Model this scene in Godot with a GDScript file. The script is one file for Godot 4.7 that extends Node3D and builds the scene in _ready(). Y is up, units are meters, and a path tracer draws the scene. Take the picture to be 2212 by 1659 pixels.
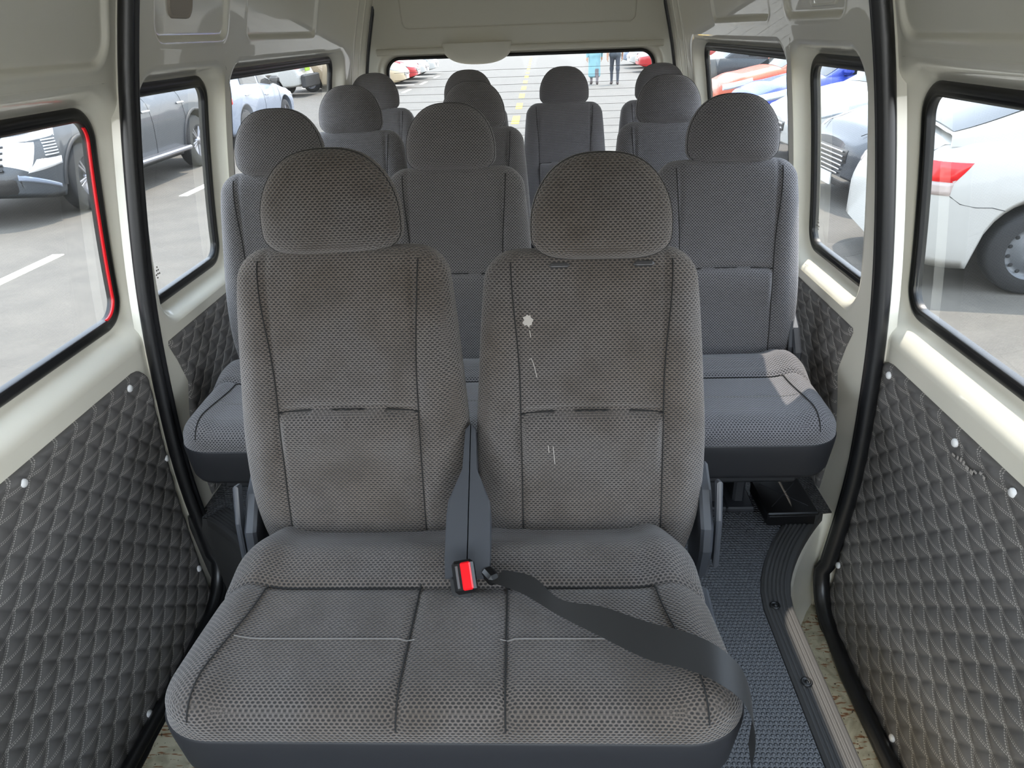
extends Node3D
# A van's passenger cabin seen from the front of the cabin towards the tailgate. Metres; floor y = 0; the van's length runs along z.

class MB:
	var v := PackedVector3Array()
	var uv := PackedVector2Array()
	var col := PackedColorArray()
	var idx := PackedInt32Array()
	var fixed := {}
	func vert(p: Vector3, t := Vector2.ZERO, c := Color.WHITE) -> int:
		v.append(p)
		uv.append(t)
		col.append(c)
		return v.size() - 1
	func tri(a: int, b: int, c: int) -> void:
		idx.append(a)
		idx.append(b)
		idx.append(c)
	func quad(a: int, b: int, c: int, d: int) -> void:
		tri(a, b, c)
		tri(a, c, d)
	# a grid of points already made: rows of equal length
	func rows(base: int, nr: int, nc: int, wrap := false) -> void:
		for j in nr - 1:
			for i in (nc if wrap else nc - 1):
				var a := base + j * nc + i
				var b := base + j * nc + (i + 1) % nc
				quad(a, b, b + nc, a + nc)
	func grid(nu: int, nv: int, f: Callable, wrap := false, uvs := Vector2.ONE) -> int:
		var base := v.size()
		var nc := nu if wrap else nu + 1
		for j in nv + 1:
			for i in nc:
				var a := float(i) / nu
				var b := float(j) / nv
				vert(f.call(a, b), Vector2(a * uvs.x, b * uvs.y))
		rows(base, nv + 1, nc, wrap)
		return base
	func face(pts: Array) -> void:
		var b := v.size()
		for p in pts:
			vert(p)
		for i in range(1, pts.size() - 1):
			tri(b, b + i, b + i + 1)
	func box(c: Vector3, s: Vector3, bev := 0.0, m := Basis.IDENTITY) -> void:
		var h := s * 0.5
		bev = minf(bev, minf(h.x, minf(h.y, h.z)) * 0.98)
		var b0 := v.size()
		for ax in 3:
			var e1 := (ax + 1) % 3
			var e2 := (ax + 2) % 3
			for sg in [-1.0, 1.0]:
				var q := []
				for k in [[-1, -1], [1, -1], [1, 1], [-1, 1]]:
					var p := Vector3.ZERO
					p[ax] = sg * h[ax]
					p[e1] = k[0] * (h[e1] - bev)
					p[e2] = k[1] * (h[e2] - bev)
					q.append(c + m * p)
				if sg > 0:
					q.reverse()
				face(q)
			if bev > 0.0:
				for k in [[-1, -1], [1, -1], [1, 1], [-1, 1]]:
					var q := []
					for w in [[-1, 0], [1, 0], [1, 1], [-1, 1]]:
						var p := Vector3.ZERO
						p[ax] = w[0] * (h[ax] - bev)
						p[e1] = k[0] * (h[e1] - (bev if w[1] == 0 else 0.0))
						p[e2] = k[1] * (h[e2] - (0.0 if w[1] == 0 else bev))
						q.append(c + m * p)
					if k[0] * k[1] > 0:
						q.reverse()
					face(q)
		if bev > 0.0:
			for sx in [-1, 1]:
				for sy in [-1, 1]:
					for sz in [-1, 1]:
						var g := Vector3(sx, sy, sz)
						var q := []
						for ax in 3:
							var p := Vector3.ZERO
							for k in 3:
								p[k] = g[k] * (h[k] - (0.0 if k == ax else bev))
							q.append(c + m * p)
						if sx * sy * sz > 0:
							q.reverse()
						face(q)
		b0 = b0
	func sweep(path: Array, prof: Array, nrm: Vector3, closed := false, caps := true) -> void:
		var n := path.size()
		var np := prof.size()
		var base := v.size()
		var N := nrm
		for i in n:
			var a: Vector3 = path[(i - 1 + n) % n] if (closed or i > 0) else path[i]
			var b: Vector3 = path[(i + 1) % n] if (closed or i < n - 1) else path[i]
			var T := (b - a).normalized()
			N = (N - T * N.dot(T)).normalized()
			var B := T.cross(N)
			for k in np:
				var q: Vector2 = prof[k]
				vert(path[i] + N * q.x + B * q.y, Vector2(float(k) / np, float(i)))
		for i in (n if closed else n - 1):
			for k in np:
				var a := base + i * np + k
				var b := base + i * np + (k + 1) % np
				var c := base + ((i + 1) % n) * np + (k + 1) % np
				var d := base + ((i + 1) % n) * np + k
				quad(a, d, c, b)
		if caps and not closed:
			for e in [0, n - 1]:
				var q := []
				for k in np:
					q.append(v[base + e * np + k])
				if e > 0:
					q.reverse()
				face(q)
	func tube(path: Array, r: float, sides := 8, closed := false) -> void:
		var pr := []
		for k in sides:
			pr.append(Vector2.from_angle(TAU * k / sides) * r)
		var d: Vector3 = (path[1] - path[0]).normalized()
		sweep(path, pr, Vector3.UP if absf(d.y) < 0.9 else Vector3.RIGHT, closed)
	# profile points (radius, height) turned about the y axis of m
	func lathe(prof: Array, segs: int, m := Transform3D.IDENTITY) -> void:
		var base := v.size()
		for q in prof:
			for k in segs:
				var a := TAU * k / segs
				vert(m * Vector3(cos(a) * q.x, q.y, sin(a) * q.x), Vector2(float(k) / segs, q.y))
		rows(base, prof.size(), segs, true)
	# a flat outline given depth, with a chamfered rim; the outline lies in m's xy plane, its front at +z
	func prism(poly: PackedVector2Array, depth: float, m := Transform3D.IDENTITY, bev := 0.0) -> void:
		if Geometry2D.is_polygon_clockwise(poly):
			poly = poly.duplicate()
			poly.reverse()
		var inner := poly
		if bev > 0.0:
			var sh := Geometry2D.offset_polygon(poly, -bev)
			if sh.size() == 1 and sh[0].size() == poly.size():
				inner = sh[0]
				var best := 0
				var bd := 1e9
				for k in inner.size():
					var d := inner[k].distance_to(poly[0])
					if d < bd:
						bd = d
						best = k
				var re := PackedVector2Array()
				for k in inner.size():
					re.append(inner[(k + best) % inner.size()])
				inner = re
			else:
				var c := Vector2.ZERO
				for p in poly:
					c += p / poly.size()
				var re := PackedVector2Array()
				for p in poly:
					re.append(p + (c - p).normalized() * bev)
				inner = re
		var tr := Geometry2D.triangulate_polygon(inner)
		for side in 2:
			var b := v.size()
			for p in inner:
				vert(m * Vector3(p.x, p.y, depth * 0.5 if side == 0 else -depth * 0.5), p)
			for k in range(0, tr.size(), 3):
				if side == 0:
					tri(b + tr[k], b + tr[k + 2], b + tr[k + 1])
				else:
					tri(b + tr[k], b + tr[k + 1], b + tr[k + 2])
		var n := poly.size()
		for i in n:
			var j := (i + 1) % n
			var ring := [[inner[i], inner[j], depth * 0.5], [poly[i], poly[j], depth * 0.5 - bev], [poly[i], poly[j], -depth * 0.5 + bev], [inner[i], inner[j], -depth * 0.5]]
			for k in 3:
				if bev <= 0.0 and k != 1:
					continue
				var a = ring[k]
				var b = ring[k + 1]
				face([m * Vector3(a[0].x, a[0].y, a[2]), m * Vector3(a[1].x, a[1].y, a[2]), m * Vector3(b[1].x, b[1].y, b[2]), m * Vector3(b[0].x, b[0].y, b[2])])
	func mesh(closed := false) -> ArrayMesh:
		if closed:
			var vol := 0.0
			for k in range(0, idx.size(), 3):
				vol += v[idx[k]].dot(v[idx[k + 2]].cross(v[idx[k + 1]]))
			if vol < 0.0:
				for k in range(0, idx.size(), 3):
					var t := idx[k + 1]
					idx[k + 1] = idx[k + 2]
					idx[k + 2] = t
		var n := PackedVector3Array()
		n.resize(v.size())
		for k in range(0, idx.size(), 3):
			var a := idx[k]
			var b := idx[k + 1]
			var c := idx[k + 2]
			var f := (v[c] - v[a]).cross(v[b] - v[a])
			n[a] += f
			n[b] += f
			n[c] += f
		for k in n.size():
			n[k] = n[k].normalized() if n[k].length_squared() > 0.0 else Vector3.UP
		for k in fixed:
			n[k] = fixed[k] if n[k].dot(fixed[k]) > 0.0 else -fixed[k]
		var arr := []
		arr.resize(Mesh.ARRAY_MAX)
		arr[Mesh.ARRAY_VERTEX] = v
		arr[Mesh.ARRAY_NORMAL] = n
		arr[Mesh.ARRAY_TEX_UV] = uv
		arr[Mesh.ARRAY_COLOR] = col
		arr[Mesh.ARRAY_INDEX] = idx
		var m := ArrayMesh.new()
		m.add_surface_from_arrays(Mesh.PRIMITIVE_TRIANGLES, arr)
		return m

var M := {}
var names := {}
var nz := FastNoiseLite.new()

func numbered(called: String) -> String:
	var k: int = names.get(called, 0)
	names[called] = k + 1
	return called if k == 0 else "%s_%03d" % [called, k]

func tag(o: Node, label: String, category: String, group := "", kind := "") -> Node:
	o.set_meta("label", label)
	o.set_meta("category", category)
	if group:
		o.set_meta("group", group)
	if kind:
		o.set_meta("kind", kind)
	return o

func thing(called: String, label: String, category: String, at := Vector3.ZERO, turn := 0.0, group := "", kind := "") -> Node3D:
	var o := Node3D.new()
	o.name = numbered(called)
	add_child(o)
	o.position = at
	o.rotation.y = turn
	tag(o, label, category, group, kind)
	return o

func place(mesh: Mesh, called: String, mat: Material, parent: Node, at := Transform3D.IDENTITY) -> MeshInstance3D:
	var o := MeshInstance3D.new()
	o.mesh = mesh
	o.name = called
	o.material_override = mat
	o.transform = at
	o.cast_shadow = GeometryInstance3D.SHADOW_CASTING_SETTING_ON
	parent.add_child(o, true)
	return o

func part(mb: MB, called: String, mat: Material, parent: Node, closed := false, at := Transform3D.IDENTITY) -> MeshInstance3D:
	return place(mb.mesh(closed), called, mat, parent, at)

func mat(called: String, c: Color, rough := 0.6, metal := 0.0) -> StandardMaterial3D:
	var m := StandardMaterial3D.new()
	m.resource_name = called
	m.albedo_color = c
	m.roughness = rough
	m.metallic = metal
	m.cull_mode = BaseMaterial3D.CULL_DISABLED
	M[called] = m
	return m

func lerp_table(xs: Array, ys: Array, x: float) -> float:
	if x <= xs[0]:
		return ys[0]
	for i in range(1, xs.size()):
		if x <= xs[i]:
			return lerpf(ys[i - 1], ys[i], (x - xs[i - 1]) / (xs[i] - xs[i - 1]))
	return ys[-1]

func smooth_table(xs: Array, ys: Array, x: float) -> float:
	var n := xs.size()
	if x <= xs[0]:
		return ys[0]
	if x >= xs[n - 1]:
		return ys[n - 1]
	for i in range(1, n):
		if x <= xs[i]:
			var t: float = (x - xs[i - 1]) / (xs[i] - xs[i - 1])
			var h: float = xs[i] - xs[i - 1]
			var m0: float = (ys[i] - ys[i - 1]) / h if i == 1 else (ys[i] - ys[i - 2]) / (xs[i] - xs[i - 2])
			var m1: float = (ys[i] - ys[i - 1]) / h if i == n - 1 else (ys[i + 1] - ys[i - 1]) / (xs[i + 1] - xs[i - 1])
			var t2 := t * t
			var t3 := t2 * t
			return (2 * t3 - 3 * t2 + 1) * ys[i - 1] + (t3 - 2 * t2 + t) * h * m0 + (-2 * t3 + 3 * t2) * ys[i] + (t3 - t2) * h * m1
	return ys[n - 1]

func gauss(x: float, s: float) -> float:
	return exp(-x * x / (s * s))

func tex(w: int, h: int, f: Callable) -> ImageTexture:
	var im := Image.create(w, h, false, Image.FORMAT_RGB8)
	for y in h:
		for x in w:
			im.set_pixel(x, y, f.call((x + 0.5) / w, (y + 0.5) / h))
	return ImageTexture.create_from_image(im)

# ---------------------------------------------------------------- materials
func tri_map(m: StandardMaterial3D, scale: float, world := false) -> void:
	m.uv1_triplanar = true
	m.uv1_world_triplanar = world
	m.uv1_triplanar_sharpness = 6.0
	m.uv1_scale = Vector3.ONE * scale

func wrapped(u: float, v: float, k: float, s: float) -> float:
	# noise that repeats at the tile's edges
	var a := u * TAU
	var b := v * TAU
	return nz.get_noise_3d(cos(a) * k + s, sin(a) * k + cos(b) * k, sin(b) * k - s)

func make_materials() -> void:
	nz.seed = 7
	nz.frequency = 1.0
	nz.fractal_octaves = 3
	var m: StandardMaterial3D
	# cream body paint
	m = mat("paint", Color(0.88, 0.865, 0.81), 0.34)
	m.clearcoat_enabled = true
	m.clearcoat = 0.8
	m.clearcoat_roughness = 0.015
	m = mat("trim_plastic", Color(0.80, 0.785, 0.725), 0.6)
	m = mat("slot_shade_brown", Color(0.62, 0.585, 0.54), 0.6)  # brown that stands in for the shade inside the left slot
	m = mat("rubber", Color(0.045, 0.046, 0.052), 0.38)
	m = mat("seal_rubber", Color(0.085, 0.086, 0.092), 0.33)
	m = mat("black_plastic", Color(0.035, 0.035, 0.04), 0.35)
	m = mat("grey_plastic", Color(0.225, 0.235, 0.255), 0.42)
	m = mat("dark_plastic", Color(0.15, 0.155, 0.17), 0.5)
	m = mat("chrome", Color(0.75, 0.75, 0.76), 0.2, 1.0)
	m = mat("steel", Color(0.42, 0.42, 0.43), 0.4, 0.8)
	m = mat("red_button", Color(0.86, 0.03, 0.09), 0.3)
	m = mat("cap_white", Color(0.86, 0.86, 0.86), 0.4)
	m = mat("webbing", Color(0.085, 0.083, 0.082), 0.62)
	m.rim_enabled = true
	m.rim = 0.3
	m = mat("vinyl", Color(0.128, 0.13, 0.142), 0.55)
	m = mat("chalk", Color(0.62, 0.6, 0.58), 0.9)
	m = mat("brown_stain", Color(0.2, 0.165, 0.135), 0.9)
	# woven seat cloth: staggered dark eyelets between paler threads
	var cells := 10
	var cloth := func(u: float, v: float) -> Color:
		var y := v * cells * 2.0
		var row := int(floor(y))
		var x := u * cells + (0.5 if row % 2 == 1 else 0.0)
		var fx: float = x - floor(x) - 0.5
		var fy: float = y - floor(y) - 0.5
		var d := sqrt(fx * fx * 5.2 + fy * fy * 4.4)
		var hole := 1.0 - smoothstep(0.55, 1.0, d)
		var n := wrapped(u, v, 9.0, 2.0) * 0.12
		return Color(0.44, 0.43, 0.425).lerp(Color(0.14, 0.137, 0.142), hole) * (1.0 + n)
	var cloth_h := func(u: float, v: float) -> Color:
		var y := v * cells * 2.0
		var row := int(floor(y))
		var x := u * cells + (0.5 if row % 2 == 1 else 0.0)
		var fx: float = x - floor(x) - 0.5
		var fy: float = y - floor(y) - 0.5
		var d := sqrt(fx * fx * 5.2 + fy * fy * 4.4)
		var h := smoothstep(0.4, 1.15, d)
		return Color(h, h, h)
	var ct := tex(400, 400, cloth)
	var ch := tex(400, 400, cloth_h)
	for spec in [["cloth", Color(1.0, 0.99, 0.99)], ["cloth_worn_dimmed", Color(0.84, 0.81, 0.79)], ["cloth_clean", Color(1.0, 1.0, 1.03)]]:  # worn copy is browner with grime and also darkened against bright front light
		m = mat(spec[0], spec[1], 0.85)
		m.albedo_texture = ct
		m.heightmap_enabled = true
		m.heightmap_texture = ch
		m.heightmap_scale = 0.12
		m.vertex_color_use_as_albedo = true
		m.rim_enabled = true
		m.rim = 0.55
		m.rim_tint = 0.3
		tri_map(m, 1.0 / (0.0075 * cells))
	m = mat("seam_thread", Color(0.11, 0.108, 0.108), 0.9)
	m = mat("pale_thread", Color(0.46, 0.45, 0.44), 0.8)
	# quilted vinyl: the tile is one diamond; double stitches run beside its edges
	var quilt := func(u: float, v: float) -> Color:
		var c := Color(0.37, 0.362, 0.356) * (1.0 + 0.10 * wrapped(u, v, 8.0, 5.0))
		var off: float = minf(absf(u - 0.05), absf(u - 0.95))
		if off < 0.022 and fposmod(v * 11.0, 1.0) < 0.6:
			c = Color(0.66, 0.645, 0.62)
		var dg: float = fposmod(u - v + 0.5, 1.0) - 0.5
		if absf(absf(dg) - 0.055) < 0.023 and fposmod((u + v) * 8.0, 1.0) < 0.62:
			c = Color(0.68, 0.665, 0.64)
		return c
	m = mat("quilt", Color.WHITE, 0.5)
	m.albedo_texture = tex(256, 256, quilt)
	# rubber mat: small raised studs
	var studs := func(u: float, v: float) -> Color:
		var y := v * 8.0
		var row := int(floor(y))
		var x := u * 8.0 + (0.5 if row % 2 == 1 else 0.0)
		var d := Vector2(x - floor(x) - 0.5, y - floor(y) - 0.5).length()
		var h := 1.0 - smoothstep(0.26, 0.46, d)
		return Color(h, h, h)
	m = mat("mat_rubber", Color(0.30, 0.307, 0.32), 0.42)
	m.heightmap_enabled = true
	m.heightmap_texture = tex(256, 256, studs)
	m.heightmap_scale = 0.3
	m.roughness = 0.42
	tri_map(m, 1.0 / 0.072, true)
	m = mat("tread_rubber", Color(0.2, 0.198, 0.196), 0.62)
	# cream step metal with scuffs and rust running across it
	var rust := func(u: float, v: float) -> Color:
		var c := Color(0.74, 0.715, 0.62)
		var d := wrapped(u, v, 1.6, 1.0)
		c = c.lerp(Color(0.6, 0.57, 0.48), clampf(d * 1.2 + 0.2, 0, 0.8))
		var n := nz.get_noise_2d(u * 7.0 + 40.0, v * 42.0)
		var q := nz.get_noise_2d(u * 3.0 + 9.0, v * 6.0)
		var r := smoothstep(0.30, 0.60, n + q * 0.6)
		c = c.lerp(Color(0.45, 0.25, 0.11), r * 0.85)
		var s := smoothstep(0.5, 0.65, nz.get_noise_2d(u * 30.0, v * 24.0 + 80.0) + 0.2 * q)
		return c.lerp(Color(0.2, 0.16, 0.12), s)
	m = mat("step_metal", Color.WHITE, 0.45)
	m.albedo_texture = tex(512, 1024, rust)
	# window glass with a dust film and a grey tint added to dim the outside
	m = mat("glass", Color(0.30, 0.32, 0.32, 0.35), 0.02)
	m.transparency = BaseMaterial3D.TRANSPARENCY_ALPHA
	m = mat("clear_glass", Color(0.5, 0.5, 0.5, 0.03), 0.02)
	m.transparency = BaseMaterial3D.TRANSPARENCY_ALPHA
	m = mat("heater_wire", Color(0.38, 0.35, 0.32), 0.5)
	# outside
	var tarmac := func(u: float, v: float) -> Color:
		var n := wrapped(u, v, 1.2, 3.0) * 0.10 + wrapped(u, v, 22.0, 8.0) * 0.10
		return Color(0.295, 0.278, 0.25) * (1.0 + n)
	m = mat("tarmac", Color.WHITE, 0.9)
	m.albedo_texture = tex(512, 512, tarmac)
	tri_map(m, 1.0 / 3.0, true)
	m = mat("sandy_ground", Color(1.08, 1.03, 0.93), 0.95)
	m.albedo_texture = M.tarmac.albedo_texture
	tri_map(m, 1.0 / 2.6, true)
	m = mat("line_white", Color(0.86, 0.85, 0.8), 0.8)
	m = mat("line_yellow", Color(0.93, 0.72, 0.12), 0.8)

# ---------------------------------------------------------------- the van's shell
const PY := [-0.32, -0.1, 0.13, 0.35, 0.57, 0.8, 1.03, 1.2, 1.32, 1.42, 1.52, 1.60]
const PX := [0.785, 0.815, 0.84, 0.842, 0.832, 0.804, 0.765, 0.725, 0.69, 0.645, 0.56, 0.40]
func wall_x(y: float) -> float:
	return smooth_table(PY, PX, y)
func wall_n(y: float) -> Vector2:
	# (towards the cabin, up) for the side at +x
	var d := (wall_x(y + 0.005) - wall_x(y - 0.005)) / 0.01
	return Vector2(-1.0, d).normalized()
func on_wall(side: float, z: float, y: float, out := 0.0) -> Vector3:
	var n := wall_n(y)
	return Vector3(side * (wall_x(y) - n.x * out), y - n.y * out, z)

# rounded rectangle in (a, b), 4 sides of ns steps and 4 corners of nc steps; grown by e
func rr(a0: float, a1: float, b0: float, b1: float, r: float, e := 0.0, ns := 12, nc := 10) -> Array:
	var out := []
	a0 -= e
	a1 += e
	b0 -= e
	b1 += e
	r = maxf(r + e, 0.004)
	var cs := [[a1 - r, b0 + r, -90.0], [a1 - r, b1 - r, 0.0], [a0 + r, b1 - r, 90.0], [a0 + r, b0 + r, 180.0]]
	for k in 4:
		var p: Array = cs[k]
		for i in nc + 1:
			var t := deg_to_rad(p[2] + 90.0 * i / nc)
			out.append(Vector2(p[0] + cos(t) * r, p[1] + sin(t) * r))
		var q: Array = cs[(k + 1) % 4]
		var s0: Vector2 = out[-1]
		var t1 := deg_to_rad(q[2])
		var s1 := Vector2(q[0] + cos(t1) * r, q[1] + sin(t1) * r)
		for i in range(1, ns):
			out.append(s0.lerp(s1, float(i) / ns))
	return out

# where each point of rr() meets the border of its cell
func rr_border(cell: Array, ring: Array, ns := 12, nc := 10) -> Array:
	var out := []
	var c0: float = cell[0]
	var c1: float = cell[1]
	var d0: float = cell[2]
	var d1: float = cell[3]
	var at := 0
	var corner := [Vector2(c1, d0), Vector2(c1, d1), Vector2(c0, d1), Vector2(c0, d0)]
	for k in 4:
		var p0: Vector2 = ring[at]
		var p1: Vector2 = ring[at + nc]
		var q0: Vector2
		var q1: Vector2
		match k:
			0:
				q0 = Vector2(p0.x, d0)
				q1 = Vector2(c1, p1.y)
			1:
				q0 = Vector2(c1, p0.y)
				q1 = Vector2(p1.x, d1)
			2:
				q0 = Vector2(p0.x, d1)
				q1 = Vector2(c0, p1.y)
			3:
				q0 = Vector2(c0, p0.y)
				q1 = Vector2(p1.x, d0)
		for i in nc + 1:
			var t := float(i) / nc
			out.append(q0.lerp(corner[k], t * 2.0) if t <= 0.5 else corner[k].lerp(q1, t * 2.0 - 1.0))
		at += nc + 1
		for i in range(1, ns):
			var p: Vector2 = ring[at]
			out.append(Vector2(c1, p.y) if k == 0 else Vector2(p.x, d1) if k == 1 else Vector2(c0, p.y) if k == 2 else Vector2(p.x, d0))
			at += 1
	return out

# a cell of sheet with a rounded hole or pressing. prof: [grow, depth] from the hole outward; fill closes the middle
func rr_cell(mb: MB, cell: Array, hole: Array, r: float, prof: Array, fill: bool, f: Callable, steps := 6) -> void:
	var base := mb.v.size()
	var rings := []
	if fill:
		var p0: Array = rr(hole[0], hole[1], hole[2], hole[3], r, prof[0][0])
		var mid := Vector2((hole[0] + hole[1]) / 2, (hole[2] + hole[3]) / 2)
		for k in 4:
			var ring := []
			for p in p0:
				ring.append([mid.lerp(p, k / 4.0), prof[0][1]])
			rings.append(ring)
	var last: Array
	for q in prof:
		var ring := []
		last = rr(hole[0], hole[1], hole[2], hole[3], r, q[0])
		for p in last:
			ring.append([p, q[1]])
		rings.append(ring)
	var edge := rr_border(cell, last)
	for k in range(1, steps + 1):
		var ring := []
		for i in last.size():
			ring.append([last[i].lerp(edge[i], float(k) / steps), 0.0])
		rings.append(ring)
	for ring in rings:
		for w in ring:
			mb.vert(f.call(w[0].x, w[0].y, w[1]), w[0])
	mb.rows(base, rings.size(), last.size(), true)

func flat_cell(mb: MB, cell: Array, f: Callable, na := 6, nb := 12) -> void:
	mb.grid(na, nb, func(u, v): return f.call(lerpf(cell[0], cell[1], u), lerpf(cell[2], cell[3], v), 0.0))

# a whole band of ring shapes along a rounded rectangle: rows of [grow, depth]
func ring_band(mb: MB, hole: Array, r: float, prof: Array, f: Callable, ns := 12) -> void:
	var base := mb.v.size()
	var n := 0
	for q in prof:
		var ring := rr(hole[0], hole[1], hole[2], hole[3], r, q[0], ns)
		n = ring.size()
		for p in ring:
			mb.vert(f.call(p.x, p.y, q[1]), p)
	mb.rows(base, prof.size(), n, true)

func window(n: int, label: String, hole: Array, r: float, depth: float, f: Callable, glass: Material, band := 0.022) -> Node3D:
	var o := thing("window_%d" % n, label, "window", Vector3.ZERO, 0.0, "", "structure")
	var g := MB.new()
	ring_band(g, hole, r, [[0.006, depth + 0.012], [0.005, depth - 0.001], [0.0, depth - 0.006], [-band * 0.4, depth - 0.008], [-band * 0.58, depth - 0.003], [-band * 0.72, depth - 0.006], [-band, depth - 0.004], [-band, depth + 0.012]], f)
	part(g, "gasket", M.rubber, o)
	var p := MB.new()
	var base := p.v.size()
	var ring := rr(hole[0], hole[1], hole[2], hole[3], r, -band + 0.004)
	var mid := Vector2((hole[0] + hole[1]) / 2, (hole[2] + hole[3]) / 2)
	for k in 5:
		for q in ring:
			var w: Vector2 = mid.lerp(q, k / 4.0)
			p.vert(f.call(w.x, w.y, depth), w)
	p.rows(base, 5, ring.size(), true)
	part(p, "pane", glass, o)
	return o

const RIM := [[0.0, 0.055], [0.008, 0.054], [0.016, 0.045], [0.022, 0.032], [0.028, 0.017], [0.034, 0.007], [0.042, 0.0015], [0.052, 0.0]]
const DOOR_RIM := [[0.0, 0.050], [0.005, 0.049], [0.012, 0.041], [0.021, 0.028], [0.031, 0.015], [0.041, 0.006], [0.05, 0.0015], [0.058, 0.0]]
const PRESS := [[-0.016, 0.008], [-0.010, 0.008], [-0.007, 0.0065], [-0.003, 0.002], [0.0, 0.0003], [0.004, -0.0012], [0.009, -0.0012], [0.013, 0.0]]

func seal_z(side: float, y: float) -> float:
	return (-1.515 if side < 0 else -1.458) - 0.07 * y
# the body's sheet, whose front edge follows the weatherstrip
func on_body(side: float, z: float, y: float, out := 0.0) -> Vector3:
	if z <= -1.4999:
		z += (seal_z(side, y) + 1.5) * smoothstep(-1.6, -1.5, z)
	return on_wall(side, z, y, out)
# the sliding door hangs a little outside the body's sheet
func on_door(side: float, z: float, y: float, out := 0.0) -> Vector3:
	return on_wall(side, z, y, out + 0.03)

func skins(mb: MB, side: float, cell: Array, hole: Array, r: float, rim: Array, on: Callable) -> void:
	# inner sheet, and the outer skin round the same opening
	var f := func(z, y, d): return on.call(side, z, y, d)
	rr_cell(mb, cell, hole, r, rim, false, f)
	var deep: float = rim[0][1]
	rr_cell(mb, cell, hole, r, [[0.0, deep - 0.075], [0.02, -0.004], [0.03, 0.0]], false, func(z, y, d): return on.call(side, z, y, 0.075 + d))

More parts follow.
